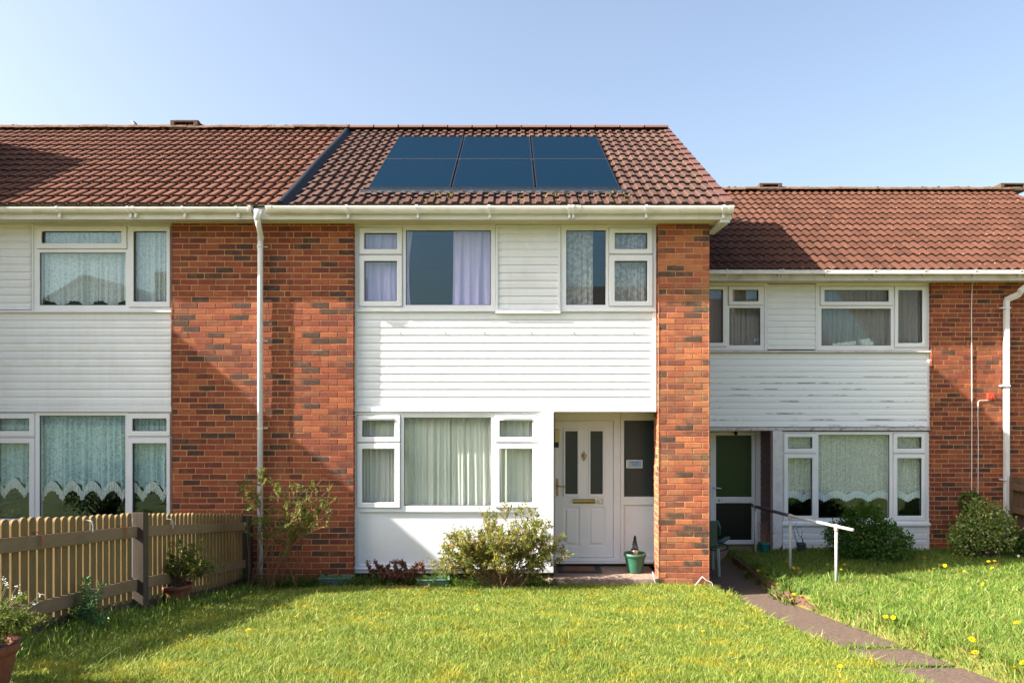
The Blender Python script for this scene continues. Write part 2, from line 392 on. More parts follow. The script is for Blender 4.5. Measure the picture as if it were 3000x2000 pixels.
# cladding with black mould streaks along the board joints
t = NT('mouldy_cladding'); g = t.n('NewGeometry'); sp = t.n('SeparateXYZ', i_0=g.outputs['Position'])
streak = t.ramp(t.noise(1, t.scale((1.6, 1, 7)), detail=6, rough=.75), [(.5, 0.), (.6, 1.)])
fr = t.math('FRACT', t.math('DIVIDE', t.math('SUBTRACT', Z(1034, 2.66), sp.outputs[2]), .0983))
band = t.ramp(fr, [(.74, 0.), (.9, 1.), (.97, 1.), (1., 0.)])
zone = t.ramp(t.math('DIVIDE', t.math('SUBTRACT', sp.outputs[2], Z(1255, 2.66)), 1.2), [(0, 1.), (.55, 1.), (.85, 0.)])
c = t.mix(t.math('MULTIPLY', t.math('MULTIPLY', streak, band), zone), (.84, .87, .9), (.05, .045, .04))
t.P(Base_Color=c, Roughness=.5); M['clad_old'] = t.m
M['sign_blue'] = plain('notice_blue', (.3, .45, .58), .4, .05)
M['sign_ink'] = plain('notice_ink', (.05, .12, .28), .5, .05)
M['sign_white'] = plain('notice_white', (.75, .74, .78), .4, .03)
M['farwall'] = plain('far_render', (.5, .46, .4), .9, .1, 1)
M['farroof'] = plain('far_roof', (.13, .07, .055), .9, .2, 3)

# ------------------------------------------------------------------ ground
def zg(x, y):
    x = np.asarray(x, float); y = np.asarray(y, float)
    t = np.clip((x + 3.4) / 5.95, 0, 1); yy = np.clip(-y, 0, 6.3)
    left = .0 + (.163 - .028 * t) * yy + .02 * np.sin(1.7 * x + 1) * np.sin(1.3 * y) * np.clip(yy, 0, 1)
    path = -.15 + .135 * yy
    right = np.where(y > 0, -.025 * np.clip(y, 0, 3), .13 * yy) + .012 * np.sin(2.1 * x) * np.sin(1.7 * y)
    z = np.where(x < 2.5, left, np.where(x < 3.36, path - .03, right))
    z = np.where((x > 2.4) & (x < 2.5) , path + (left - path) * np.clip((2.5 - x) / .1, 0, 1), z)
    z = np.where((x >= 3.36) & (x < 3.44), path + (right - path) * np.clip((x - 3.36) / .08, 0, 1), z)
    return z
def zg1(x, y): return float(zg(x, y))
def ray_ground(u, v, dz=0.0):
    d = 10.0
    for _ in range(60):
        y = d + CAMY; z = zg1(X(u, y), y) + dz
        nd = (CAMZ - z) / ((v - CY) / F); d = .5 * d + .5 * nd
    y = d + CAMY; return Vector((X(u, y), y, zg1(X(u, y), y)))

xs = np.unique(np.concatenate([[-400, -150, -60, -25, -14], np.arange(-9, 2.3, .25), np.arange(2.3, 3.6, .04), np.arange(3.75, 12, .25), [16, 25, 60, 150, 400]]))
ys = np.unique(np.concatenate([[-400, -150, -60, -30, -18, -12], np.arange(-9, 4, .2), [8, 15, 30, 80, 200, 500]]))
GX, GY = np.meshgrid(xs, ys, indexing='ij'); GZ = zg(GX, GY)
V = np.stack([GX, GY, GZ], -1).reshape(-1, 3); ny = len(ys)
ii, jj = np.meshgrid(np.arange(len(xs) - 1), np.arange(ny - 1), indexing='ij'); a = (ii * ny + jj).ravel()
g = np_mesh('ground', V, 4, M['ground'], faces=np.stack([a, a + ny, a + ny + 1, a + 1], -1), smooth=True); g['kind'] = 'structure'

# path: three worn slabs of tarmac separated by grassy cracks
mb = MB()
segs = [(-9.0, -4.16), (-4.08, -3.43), (-3.34, 2.2)]
for y0, y1 in segs:
    yy = np.arange(y0, y1 + .001, (y1 - y0) / max(2, int((y1 - y0) / .25)))
    for k in range(len(yy) - 1):
        for (xa, xb) in ((2.44, 2.75), (2.75, 3.07), (3.07, 3.4)):
            pz = lambda y: -.15 + .135 * min(max(-y, 0), 6.3)
            mb.poly([(xa, yy[k], pz(yy[k])), (xb, yy[k], pz(yy[k])), (xb, yy[k + 1], pz(yy[k + 1])), (xa, yy[k + 1], pz(yy[k + 1]))])
o = mb.build('path', M['path'], smooth=True); o['kind'] = 'structure'

# ------------------------------------------------------------------ brickwork
CRS, BW = .0752, .226
def bricks(mb, mm, s0, s1, z0, z1, tr, ph=0.0, jit=.0022):
    """tr(s,z,out)->world. frustum bricks standing out of a mortar plane"""
    n = int(math.ceil((z1 - z0) / CRS))
    for r in range(n):
        zb = z0 + r * CRS; zt = min(zb + CRS - .012, z1)
        if zt - zb < .015: continue
        off = (r % 2) * BW / 2 + ph + random.choice((0, 0, 0, .03, -.03)) * (s1 - s0 > 1)
        s = s0 - (off % BW)
        while s < s1:
            a, b = max(s, s0), min(s + BW - .0115, s1); s += BW
            if b - a < .03: continue
            o = .0065 + random.uniform(-jit, jit); e = .003; j = lambda: random.uniform(-.002, .002)
            q = [(a + j(), zb + j()), (b + j(), zb + j()), (b + j(), zt + j()), (a + j(), zt + j())]
            inn = [(q[0][0] + e, q[0][1] + e), (q[1][0] - e, q[1][1] + e), (q[2][0] - e, q[2][1] - e), (q[3][0] + e, q[3][1] - e)]
            B = [tr(x, z, 0) for x, z in q]; Mv = [tr(x, z, o - e) for x, z in q]; T = [tr(x, z, o + random.uniform(-.0012, .0012)) for x, z in inn]
            i = len(mb.v); mb.v += B + Mv + T
            for k in range(4):
                l = (k + 1) % 4
                mb.f.append((i + k, i + l, i + 4 + l, i + 4 + k)); mb.f.append((i + 4 + k, i + 4 + l, i + 8 + l, i + 8 + k)); mb.mi += [0, 0]
            mb.f.append((i + 8, i + 9, i + 10, i + 11)); mb.mi.append(0)
    mm.poly([tr(s0, z0, 0), tr(s1, z0, 0), tr(s1, z1, 0), tr(s0, z1, 0)])

def brick_part(parent, faces, mat, name='brick_wall'):
    mb, mm = MB(), MB()
    for (s0, s1, z0, z1, tr, ph) in faces: bricks(mb, mm, s0, s1, z0, z1, tr, ph)
    w = mb.build(name, mat, parent, weld=False)
    mm.build('mortar', M['mortar'], w, weld=False)
    return w
front = lambda y: (lambda s, z, o: (s, y + .01 - o, z))
leftf = lambda x: (lambda s, z, o: (x + .01 - o, s, z))       # faces -x, s runs in y
rightf = lambda x: (lambda s, z, o: (x - .01 + o, s, z))

# ------------------------------------------------------------------ roofs
PITCH = math.radians(29.3)
S30, C30, T30 = math.sin(PITCH), math.cos(PITCH), math.tan(PITCH)
def on_roof(E, x, s, h): return (x, E[0] + s * C30 - h * S30, E[1] + s * S30 + h * C30)
PROF = {'new': [(0, 0), (.36, 0), (.44, .026), (.84, .026), (.95, 0), (1, 0)],
        'old': [(0, 0), (.22, .0), (.31, .02), (.4, .026), (.8, .027), (.9, .019), (.965, .0), (1, 0)],
        'pan': [(0, .004), (.12, .0), (.28, .008), (.45, .026), (.62, .033), (.78, .028), (.9, .012), (1, .004)]}
def tiles(E, x0, x1, rows, gauge, prof, jit, pitch=.147, skip=None, run=2):
    mb = MB(); P = PROF[prof]
    for r in range(rows):
        n = int(round((x1 - x0) / pitch)); p = (x1 - x0) / n; k = 0
        while k < n:
            m = min(run, n - k); xc = x0 + (k + m / 2) * p
            if skip and skip(xc, r): k += m; continue
            dj = random.uniform(-jit, jit); hj = random.uniform(0, jit * .5); tl = random.uniform(-jit, jit) * .3
            top, head, low = [], [], []
            for q in range(m):
                for i, (px, ph) in enumerate(P):
                    if q and i == 0: continue
                    x = x0 + (k + q + px) * p - (.004 if (q == m - 1 and i == len(P) - 1) else 0)
                    w = tl * (q + px - m / 2)
                    e = random.uniform(-1, 1) * jit * .35
                    top.append(on_roof(E, x, r * gauge + dj + e, (.038 if jit < .005 else .032) + ph + hj + w)); head.append(on_roof(E, x, (r + 1) * gauge + .05, .007 + ph))
                    low.append(on_roof(E, x, r * gauge + dj + .004 + e, .008 + ph + hj + w))
            b = len(mb.v); c = len(top); mb.v += top + head + low
            for i in range(c - 1):
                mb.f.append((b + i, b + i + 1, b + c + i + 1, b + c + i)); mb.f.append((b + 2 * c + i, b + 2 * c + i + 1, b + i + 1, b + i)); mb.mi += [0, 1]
            mb.f.append((b, b + c, b + 2 * c)); mb.f.append((b + c - 1, b + 3 * c - 1, b + 2 * c - 1)); mb.mi += [0, 0]
            k += m
    return mb
unit_ = lambda v: v / np.linalg.norm(v)
M['yellowmoss'] = plain('yellow_green_moss', (.13, .12, .025), .95, .4, 60)
def ridge(x0, x1, y, z, seg, jit, r=.11, h=.085):
    mb = MB(); n = max(1, int(round((x1 - x0) / seg))); p = (x1 - x0) / n
    for k in range(n):
        a = x0 + k * p; dz = random.uniform(-jit, jit); sub = 6 if jit > .004 else 1
        ring = []
        for i in range(sub + 1):
            x = a + .003 + (p - .006) * i / sub
            ring.append([(x, y + r * math.cos(t) * 1.15, z - .03 + dz + h * math.sin(t) + random.uniform(-jit, jit) * .5) for t in [math.pi * q / 8 for q in range(9)]])
        for i in range(sub):
            b = len(mb.v); mb.v += ring[i] + ring[i + 1]
            for q in range(8): mb.f.append((b + q, b + q + 1, b + 9 + q + 1, b + 9 + q)); mb.mi.append(0)
        for rr in (ring[0], ring[-1]): mb.poly(rr)
        if jit <= .004:
            mb.tube([(a - .006, y + (r + .004) * math.cos(t) * 1.15, z - .03 + dz + (h + .002) * math.sin(t)) for t in [math.pi * q / 8 for q in range(9)]], .008, 5)
    return mb
def moss_lumps(x0, x1, y, z, n):
    Vs = []
    for _ in range(n):
        c = np.array([rng.uniform(x0, x1), y - rng.uniform(.0, .13), 0]); c[2] = z + .05 - abs(c[1] - y) * .75
        s = rng.uniform(.01, .026)
        for _ in range(14):
            d = rng.normal(size=3); d /= np.linalg.norm(d); e = np.cross(d, rng.normal(size=3)); e /= np.linalg.norm(e); f = np.cross(d, e)
            p = c + d * s * np.array([1.6, .8, .6]); w = s * .8
            Vs.append([p - e * w, p - f * w, p + e * w, p + f * w])
    return np.array(Vs)
def vent(root, x0, x1, y, z):
    v = MB().plate(x0, x1, z - .02, z + .14, [(x0 + .08, x1 - .08, z + .03, z + .1)], y - .15, y - .05).build('ridge_vent', M['ventclay'], root, bevel=.01)
    MB().box(x0 + .01, x1 - .01, y - .045, y + .12, z - .02, z + .13).build('vent_back', M['ventclay'], v)
    MB().box(x0 + .08, x1 - .08, y - .09, y - .05, z + .03, z + .075).build('vent_slot', M['soffit'], v)

# ------------------------------------------------------------------ window / cladding builders
def pxr(r, y): return R(*r, y)
def win(root, outer, cells, y, glass='glass', vents=(), depth=.07):
    x0, x1, z0, z1 = pxr(outer, y)
    holes = [pxr(c[1], y) for c in cells]
    fr = MB().plate(x0, x1, z0, z1, holes, y, y + depth).build('window', M['upvc'], root, bevel=.006)
    gk = MB()
    for c in cells:
        if c[0] == 'sash':
            s = pxr(c[1], y); gr = pxr(c[2], y)
            e = .004
            sh = MB().plate(s[0] + e, s[1] - e, s[2] + e, s[3] - e, [gr], y - .02, y + .05).build('sash', M['upvc'], fr, bevel=.009)
            # stepped inner bead
            MB().plate(gr[0] - .012, gr[1] + .012, gr[2] - .012, gr[3] + .012, [gr], y - .008, y + .03).build('glazing_bead', M['upvc'], fr, bevel=.004)
            MB().plate(s[0] - .001, s[1] + .001, s[2] - .001, s[3] + .001, [(s[0] + .02, s[1] - .02, s[2] + .02, s[3] - .02)], y + .012, y + .02).build('sash_seal', M['black'], fr)
        else: gr = pxr(c[1], y)
        gk.plate(gr[0] - .002, gr[1] + .002, gr[2] - .002, gr[3] + .002, [(gr[0] + .006, gr[1] - .006, gr[2] + .006, gr[3] - .006)], y + .014, y + .026)
        MB().box(gr[0] - .003, gr[1] + .003, y + .028, y + .034, gr[2] - .003, gr[3] + .003).build('pane', M[glass], fr)
    gk.build('gasket', M['black'], fr)
    for v in vents:
        vx = pxr(v, y); MB().box(vx[0], vx[1], y - .036, y - .021, vx[2], vx[3]).build('trickle_vent', M['upvc'], fr, bevel=.004)
    return fr
def cladding(root, rect, y, pitch_px, mat, name='cladding', lip=.012):
    x0, x1, z0, z1 = pxr(rect, y); p = pitch_px / F * (y - CAMY); mb = MB(); z = z1
    prof = [(0, -lip), (.03, -lip - .001), (.55, -lip), (.68, -lip * .8), (.8, -lip * .4), (.9, -lip * .12), (1, 0)]
    while z > z0 + .01:
        zb = max(z - p, z0)
        for (a, da), (b, db) in zip(prof[:-1], prof[1:]):
            za, zc = zb + a * (z - zb), zb + b * (z - zb)
            mb.poly([(x0, y + da, za), (x1, y + da, za), (x1, y + db, zc), (x0, y + db, zc)])
        mb.poly([(x0, y, zb), (x1, y, zb), (x1, y - lip, zb), (x0, y - lip, zb)])
        z = zb
    mb.poly([(x0, y + .03, z0), (x0, y + .03, z1), (x1, y + .03, z1), (x1, y + .03, z0)])
    return mb.build(name, mat, root)
def pbox(rect, y0, y1, y=None): x0, x1, z0, z1 = R(*rect, y0 if y is None else y); return (x0, x1, y0, y1, z0, z1)

def gutter_run(root, x0, x1, yc, zt, r, h, mat, name='gutter', square=False):
    mb = MB(); pr = []
    if square: pr = [(-r, 0), (-r, -h), (r * .8, -h), (r * .8, 0)]
    else: pr = [(-r * math.cos(t), -h * math.sin(t)) for t in [math.pi * k / 12 for k in range(13)]]
    inn = [(y * .93, z * .93 + .0) for y, z in reversed(pr)]
    loop = pr + inn
    n = len(loop); b = len(mb.v)
    for x in (x0, x1): mb.v += [(x, yc + y, zt + z) for y, z in loop]
    for k in range(n): mb.f.append((b + k, b + (k + 1) % n, b + n + (k + 1) % n, b + n + k)); mb.mi.append(0)
    for x in (x0 + .001, x1 - .001): mb.poly([(x, yc + y, zt + z) for y, z in pr])
    return mb.build(name, mat, root, smooth=False, bevel=0)
def bracket(root, x, yc, zt, r, h, mat, w=.022, tail=.05):
    w *= 1.5
    mb = MB()
    pts = [(yc - r * 1.2 * math.cos(t), zt + .008 - h * 1.14 * math.sin(t)) for t in [math.pi * k / 10 for k in range(0, 11)]]
    for (a, b) in zip(pts[:-1], pts[1:]):
        mb.poly([(x - w / 2, *a), (x + w / 2, *a), (x + w / 2, *b), (x - w / 2, *b)])
        for xx in (x - w / 2, x + w / 2): mb.poly([(xx, *a), (xx, *b), (xx, b[0] * .94 + yc * .06, b[1]), (xx, a[0] * .94 + yc * .06, a[1])])
    mb.box(x - w / 2 + .01, x + w / 2 + .006, yc + r * .1, yc + r * .96, zt - h - tail, zt - h * .8)
    return mb.build('gutter_bracket', mat, root)

def curtain(name, label, cat, x0, x1, z0, z1, y, mat, amp=.022, wl=.09, zb=None, seed=0, group=None, nz=10, taper=None, kids=None):
    rs = np.random.default_rng(seed); n = max(24, int((x1 - x0) / .006)); xx = np.linspace(0, 1, n)
    ph = np.cumsum(rs.uniform(.5, 1.6, n)); ph = ph / ph[-1] * (x1 - x0) / wl * 2 * math.pi
    am = amp * (.55 + .45 * np.sin(xx * 9 + seed) * np.sin(xx * 23 + 2))
    zs_ = np.linspace(0, 1, nz); V = np.zeros((n, nz, 3))
    bot = z0 + (zb(xx * (x1 - x0)) if zb else 0 * xx)
    for j, tt in enumerate(zs_):
        V[:, j, 2] = z1 + (bot - z1) * tt
        tp = taper(tt) if taper else (0, 1)
        V[:, j, 0] = x0 + (x1 - x0) * (tp[0] + xx * (tp[1] - tp[0])) + .006 * np.sin(ph * .5 + tt * 2)
        V[:, j, 1] = y + am * (.55 + .45 * tt) * np.sin(ph + .35 * math.sin(seed + 3 * tt)) + .006 * np.sin(ph * 2.3 + seed)
    a = (np.arange(n - 1)[:, None] * nz + np.arange(nz - 1)[None]).ravel()
    o = np_mesh(name, V.reshape(-1, 3), 4, mat, faces=np.stack([a, a + nz, a + nz + 1, a + 1], -1), smooth=True)
    return tag(o, label, cat, group)

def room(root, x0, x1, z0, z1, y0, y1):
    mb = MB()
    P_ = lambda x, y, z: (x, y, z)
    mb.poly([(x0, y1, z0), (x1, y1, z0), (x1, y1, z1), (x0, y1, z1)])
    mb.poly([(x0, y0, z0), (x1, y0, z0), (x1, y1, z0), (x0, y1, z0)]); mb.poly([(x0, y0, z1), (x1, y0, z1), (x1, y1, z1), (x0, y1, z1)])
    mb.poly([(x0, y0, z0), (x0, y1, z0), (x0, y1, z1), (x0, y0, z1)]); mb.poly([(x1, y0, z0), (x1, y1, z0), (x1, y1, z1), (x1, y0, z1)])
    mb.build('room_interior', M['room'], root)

def shell(root, x0, x1, y0, y1, z0, ze, E, gl=True, gr=True):
    """gable ends, back wall and back roof slope"""
    yr = E[0] + 4.02; zr = E[1] + 4.02 * T30; mb = MB()
    for x, do in ((x0, gl), (x1, gr)):
        if not do: continue
        for (a, b) in ((x, x + (.1 if x == x0 else -.1)),):
            pr = [(y0, z0), (y1, z0), (y1, ze), (yr, zr - .05), (y0, ze)]
            mb.poly([(a, y, z) for y, z in pr]); mb.poly([(b, y, z) for y, z in pr])
    mb.poly([(x0, y1, z0), (x1, y1, z0), (x1, y1, ze), (x0, y1, ze)])
    mb.build('outer_wall', M['brickside'], root, weld=False)
def back_roof(root, E, x0, x1, mat):
    yr, zr = E[0] + 4.02, E[1] + 4.02 * T30
    MB().poly([(x0, yr, zr + .02), (x1, yr, zr + .02), (x1, yr + 4.05, E[1]), (x0, yr + 4.05, E[1])]).poly(
        [(x0, E[0] + .03, E[1]), (x1, E[0] + .03, E[1]), (x1, yr, zr - .01), (x0, yr, zr - .01)]).build('roof_back', mat, root, weld=False)

EM = (-.33, 4.745); ER = (2.26, 4.345); GA = 4.02 / C30 / 14
YB = .085                                   # plane of the set-back bays
PARTY = -2.83
VERGE = 2.72
# ================================================================== MIDDLE HOUSE (62)
H2 = thing('terraced_house', 'middle house with solar panels on its roof and white cladding between brick piers', 'house', (-.1, 0, 0), 'terraced houses of the row')
brick_part(H2, [(X(1928.5), X(2079), -.05, 4.62, front(0), .113), (0.0, .33, -.05, 4.62, leftf(X(1928.5)), .11), (0, .34, -.05, 4.62, rightf(X(2079)), .11)], M['brick_pillar'], 'brick_pier')
brick_part(H2, [(PARTY, X(1036.5), .0, 4.62, front(0), .06), (0, .1, .0, 4.62, rightf(X(1036.5)), 0)], M['brick'])
shell(H2, PARTY, X(2079) - .012, .34, 7.0, -.2, 4.55, EM, gl=False)
# roof
AX0, AX1 = -1.93, 1.455
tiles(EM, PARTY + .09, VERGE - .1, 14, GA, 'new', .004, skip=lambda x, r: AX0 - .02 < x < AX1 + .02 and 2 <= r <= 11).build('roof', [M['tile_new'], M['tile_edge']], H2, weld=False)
roof2 = H2.children[-1]
back_roof(H2, EM, PARTY, VERGE - .1, M['farroof'])
YR, ZR = EM[0] + 4.02, EM[1] + 4.02 * T30
ridge(PARTY + .02, VERGE - .02, YR, ZR + .05, .44, .003, .14, .075).build('ridge_tiles', M['ridge_new'], roof2, weld=False, smooth=True)
mb = MB()
for r in range(14):
    a, b = r * GA, (r + 1) * GA + .03
    q = [on_roof(EM, x, s, h) for x in (VERGE - .1, VERGE) for s, h in ((a, .01), (a, .07), (b, .045), (b, .0))]
    mb.v += q; n = len(mb.v) - 8
    for f in ((0, 1, 2, 3), (4, 7, 6, 5), (0, 4, 5, 1), (1, 5, 6, 2), (2, 6, 7, 3), (0, 3, 7, 4)): mb.f.append(tuple(n + i for i in f)); mb.mi.append(0)
    for s in (0,):
        q = [on_roof(EM, VERGE + o_, ss, h) for o_ in (-.005, .012) for ss, h in ((a + .02, .06), (b - .02, .05), (b - .02, -.12), (a + .02, -.12))]
        mb.v += q; n = len(mb.v) - 8
        for f in ((0, 1, 2, 3), (4, 7, 6, 5), (0, 4, 5, 1), (1, 5, 6, 2), (2, 6, 7, 3), (0, 3, 7, 4)): mb.f.append(tuple(n + i for i in f)); mb.mi.append(0)
mb.build('verge_tiles', M['verge'], roof2, weld=False)
# black bonding strip where the two roofs meet
mb = MB(); prof = [(-.075, .0), (-.07, .055), (-.03, .085), (.01, .07), (.03, .035), (.1, .03), (.1, .0)]
ss = np.linspace(-.02, 4.62, 24)
for i in range(len(ss) - 1):
    wob = lambda s: .008 * math.sin(s * 2.1)
    for (xa, ha), (xb, hb) in zip(prof[:-1], prof[1:]):
        mb.poly([on_roof(EM, PARTY + xa + wob(ss[i]), ss[i], ha), on_roof(EM, PARTY + xb + wob(ss[i]), ss[i], hb), on_roof(EM, PARTY + xb + wob(ss[i + 1]), ss[i + 1], hb), on_roof(EM, PARTY + xa + wob(ss[i + 1]), ss[i + 1], ha)])
mb.poly([on_roof(EM, PARTY + x, -.02, h) for x, h in prof])
mb.build('bonding_strip', M['flash'], roof2, smooth=True)
# solar array flashing
S0 = (.26 + .33) / C30; S1 = (3.05 + .33) / C30
mb = MB()
def rbox(mb, E, x0, x1, s0, s1, h0, h1):
    q = [on_roof(E, x, s, h) for x in (x0, x1) for s in (s0, s1) for h in (h0, h1)]; n = len(mb.v); mb.v += q
    for f in ((0, 1, 3, 2), (4, 6, 7, 5), (0, 4, 5, 1), (2, 3, 7, 6), (0, 2, 6, 4), (1, 5, 7, 3)): mb.f.append(tuple(n + i for i in f)); mb.mi.append(0)
rbox(mb, EM, AX0 - .02, AX1 + .02, S0 - .03, S1 + .04, .0, .012)
rbox(mb, EM, AX0 + .02, AX1, S0 - .11, S0 - .002, .03, .045); rbox(mb, EM, AX0 - .02, AX1 + .02, S0 - .19, S0 - .112, .04, .052)
mb.build('panel_tray', M['flash'], roof2, bevel=.004)
mb = MB(); rbox(mb, EM, AX0 + .04, AX1 - .04, (1.66 + .33) / C30 - .008, (1.66 + .33) / C30 + .008, .02, .058); rbox(mb, EM, AX0 + .04, AX1 - .04, S0 - .012, S0 - .003, .046, .056); mb.build('array_trim', M['steel'], roof2)
# moss on the tiles below the array
Vm = []
for _ in range(100):
    cx_ = rng.choice([-.8, .3, 1.2, 1.38, -1.2, .55]) + rng.normal() * .16; s_ = rng.uniform(.05, .5); c0 = np.array(on_roof(EM, cx_, s_, .052 if (cx_ / .147) % 1 > .5 else .04))
    for _ in range(5):
        d = unit_(rng.normal(size=3)); e = unit_(np.cross(d, rng.normal(size=3))); f = np.cross(d, e); w = rng.uniform(.006, .013); p = c0 + rng.normal(size=3) * [.02, .012, .003]; Vm.append([p - e * w, p - f * w, p + e * w, p + f * w])
np_mesh('moss', np.array(Vm), 4, M['yellowmoss'], roof2)['kind'] = 'stuff'
mb = MB()   # lead dressed over the tiles below the array, wavy
for k in range(56):
    xa, xb = AX0 - .04 + k * 3.46 / 56, AX0 - .04 + (k + 1) * 3.46 / 56
    f = lambda x: .052 + .012 * math.sin(x / .147 * 2 * math.pi); e = lambda x: S0 - .2 - .045 * (math.sin(x / .147 * 2 * math.pi) > 0)
    mb.poly([on_roof(EM, xa, e(xa), f(xa)), on_roof(EM, xb, e(xb), f(xb)), on_roof(EM, xb, S0 - .1, .05), on_roof(EM, xa, S0 - .1, .05)])
mb.build('dressed_lead', M['lead'], roof2, smooth=True)
# eaves
FY = -.26
fx0, fx1 = PARTY - .33, X(2138.6, FY)
MB().box(fx0, fx1, FY, FY + .02, Z(643, FY), Z(622, FY) + .12).build('fascia', M['fascia'], H2, bevel=.004)
fas = H2.children[-1]
mb = MB()
mb.box(fx0, fx1 - .002, FY + .0205, .12, Z(643, FY) + .004, Z(643, FY) + .014)
for k in range(12): mb.box(fx0, fx1 - .003, FY + .03 + k * .03, FY + .033 + k * .03, Z(643, FY) + .001, Z(643, FY) + .004)
mb.build('soffit', M['soffit'], H2)
MB().box(fx1 - .12, fx1, FY + .003, .5, Z(643, FY) - .035, Z(643, FY) - .001).box(fx1 + .001, fx1 + .02, FY - .002, .6, Z(643, FY), 4.72).build('verge_box', M['fascia'], H2)
GZ_ = Z(602, -.37); GYC = FY - .056
gut = gutter_run(H2, X(776, -.37), X(2148, -.37), GYC, GZ_, .056, .088, M['gutter'])
GPX = [1015, 1220, 1432, 1667, 1678, 1894, 2121]
for u in GPX: bracket(gut, X(u, -.37), GYC, GZ_, .056, .088, M['upvc'])
for u, w in ((2144, 14), (1690, 26), (788, 14), (730, 8)):
    mb = MB(); pts = [(GYC - .061 * math.cos(t), GZ_ + .003 - .094 * math.sin(t)) for t in [math.pi * k / 12 for k in range(13)]]
    for a, b in zip(pts[:-1], pts[1:]):
        mb.poly([(X(u - w / 2, -.37), *a), (X(u + w / 2, -.37), *a), (X(u + w / 2, -.37), *b), (X(u - w / 2, -.37), *b)])
    for xx in (X(u - w / 2, -.37), X(u + w / 2, -.37)): mb.poly([(xx, *p) for p in pts])
    mb.build('gutter_joint', M['gutter'], gut)
# downpipe
px0 = X(751, -.36)
GD = Z(624, -.37)
pts = [(px0, GYC, GD + .03), (px0, GYC, GD - .06), (px0 + .005, GYC + .01, Z(655, -.3)), (X(765, -.12) - .01, -.12, Z(686, -.1)), (X(763, -.07), -.07, Z(700, -.07)), (X(762.5, -.065), -.065, Z(720, -.065)), (X(762, -.06), -.06, .05)]
dp = MB().tube(pts, .035, 16).build('downpipe', M['upvc'], H2, smooth=True)
MB().tube([(px0, GYC, GD + .05), (px0, GYC, GD - .01), (px0, GYC, GD - .02), (px0, GYC, GD - .075)], [.055, .046, .042, .041], 16).build('pipe_socket', M['upvc'], dp, smooth=True)
MB().tube([(X(764, -.08), -.08, Z(690, -.08)), (X(763, -.07), -.07, Z(702, -.07))], .041, 16).build('pipe_socket', M['upvc'], dp, smooth=True)
MB().tube([(X(762.5, -.065), -.065, Z(717, -.065)), (X(762.5, -.065), -.065, Z(726, -.065))], .0385, 16).build('pipe_socket', M['upvc'], dp, smooth=True)
for v in (722, 998, 1254):
    z = Z(v, -.06); x = X(762, -.06)
    MB().lathe([(.036, -.012), (.039, -.012), (.039, .012), (.036, .012)], (x, -.06, z), 16).box(x + .036, x + .085, -.03, -.02, z - .008, z + .008).build('pipe_clip', M['gutter'], dp)
# bay: windows, cladding
win(H2, (1037, 650, 1451.5, 909), [('sash', (1051.7, 666.5, 1179.7, 746), (1068, 683.4, 1163.6, 730)), ('sash', (1051.7, 747.6, 1179.7, 898.7), (1068, 765.4, 1163.6, 882.5)), ('fix', (1189, 674.5, 1438, 893.4))], YB, vents=[(1074, 673.5, 1156, 676.5)])
win(H2, (1643, 650, 1923, 909), [('fix', (1659, 674.5, 1774.6, 893)), ('sash', (1783.5, 666.5, 1912.8, 745), (1801, 683, 1896, 730)), ('sash', (1783.5, 747, 1912.8, 898), (1801, 765, 1896, 882.5))], YB, vents=[(1808, 673.5, 1890, 676.5)])
cladding(H2, (1459, 662, 1635, 905), YB + .01, 22.75, M['clad'])
mb = MB().box(*pbox((1452, 660, 1459, 906), YB - .02, YB + .05)).box(*pbox((1635, 660, 1642.5, 906), YB - .02, YB + .05)).box(*pbox((1452, 905, 1642.5, 918), YB - .045, YB + .04)).box(*pbox((1459, 655, 1635, 663), YB - .015, YB + .04))
mb.build('cladding_trim', M['clad'], H2, bevel=.003)
MB().box(*pbox((1037, 908.5, 1451.5, 912.5), YB - .035, YB + .04)).box(*pbox((1643, 908.5, 1923, 912.5), YB - .035, YB + .04)).build('window_sill', M['upvc'], H2, bevel=.003)
cladding(H2, (1047, 913, 1912, 1194), YB + .012, 22.6, M['clad'])
MB().box(*pbox((1037, 913, 1047, 1194), YB - .012, YB + .05)).box(*pbox((1912, 913, 1923, 1194), YB - .012, YB + .05)).box(*pbox((1037, 1194, 1923, 1206), YB - .03, YB + .05)).build('cladding_trim', M['clad'], H2, bevel=.003)
for u in (1170, 1302, 1417, 1555, 1679, 1853):
    x, z = X(u, YB), Z(973.5, YB); MB().lathe([(.0, -.011), (.007, -.008), (.011, 0), (.007, .008), (0, .011)], (x, YB - .004, z), 10).build('cladding_stud', M['clad'], H2, smooth=True)
win(H2, (1037, 1207, 1585, 1498), [('sash', (1045, 1215, 1174, 1295.4), (1062, 1231.5, 1157, 1279)), ('sash', (1045, 1297, 1174, 1487.5), (1062, 1314.6, 1157, 1470.7)), ('fix', (1183.7, 1222.7, 1438.6, 1481)),
     ('sash', (1447.8, 1215, 1576, 1296), (1464.6, 1232, 1560, 1279)), ('sash', (1447.8, 1298, 1576, 1487), (1464.6, 1314.6, 1560, 1471))], YB, vents=[(1068, 1223, 1153, 1227), (1473, 1223, 1556, 1227)])
x0, x1, z0, z1 = R(1037, 1498, 1585, 1678, YB)
pn = MB().plate(x0, x1, z0, z1, [R(1052, 1499, 1575, 1654, YB)], YB, YB + .07).build('panel_frame', M['upvc'], H2, bevel=.005)
MB().box(*pbox((1051, 1498.5, 1576, 1655, ), YB + .03, YB + .05, YB)).build('infill_panel', M['upvc'], pn)
MB().box(*pbox((1037, 1664, 1585, 1668), YB - .02, YB + .03)).build('panel_sill', M['upvc'], pn, bevel=.003)
MB().box(x0, X(1622, .02), YB + .03, YB + .2, -.3, z0 - .002).build('plinth', M['soil'], H2)  # dark soil colour stands in for shade and plants under the panel
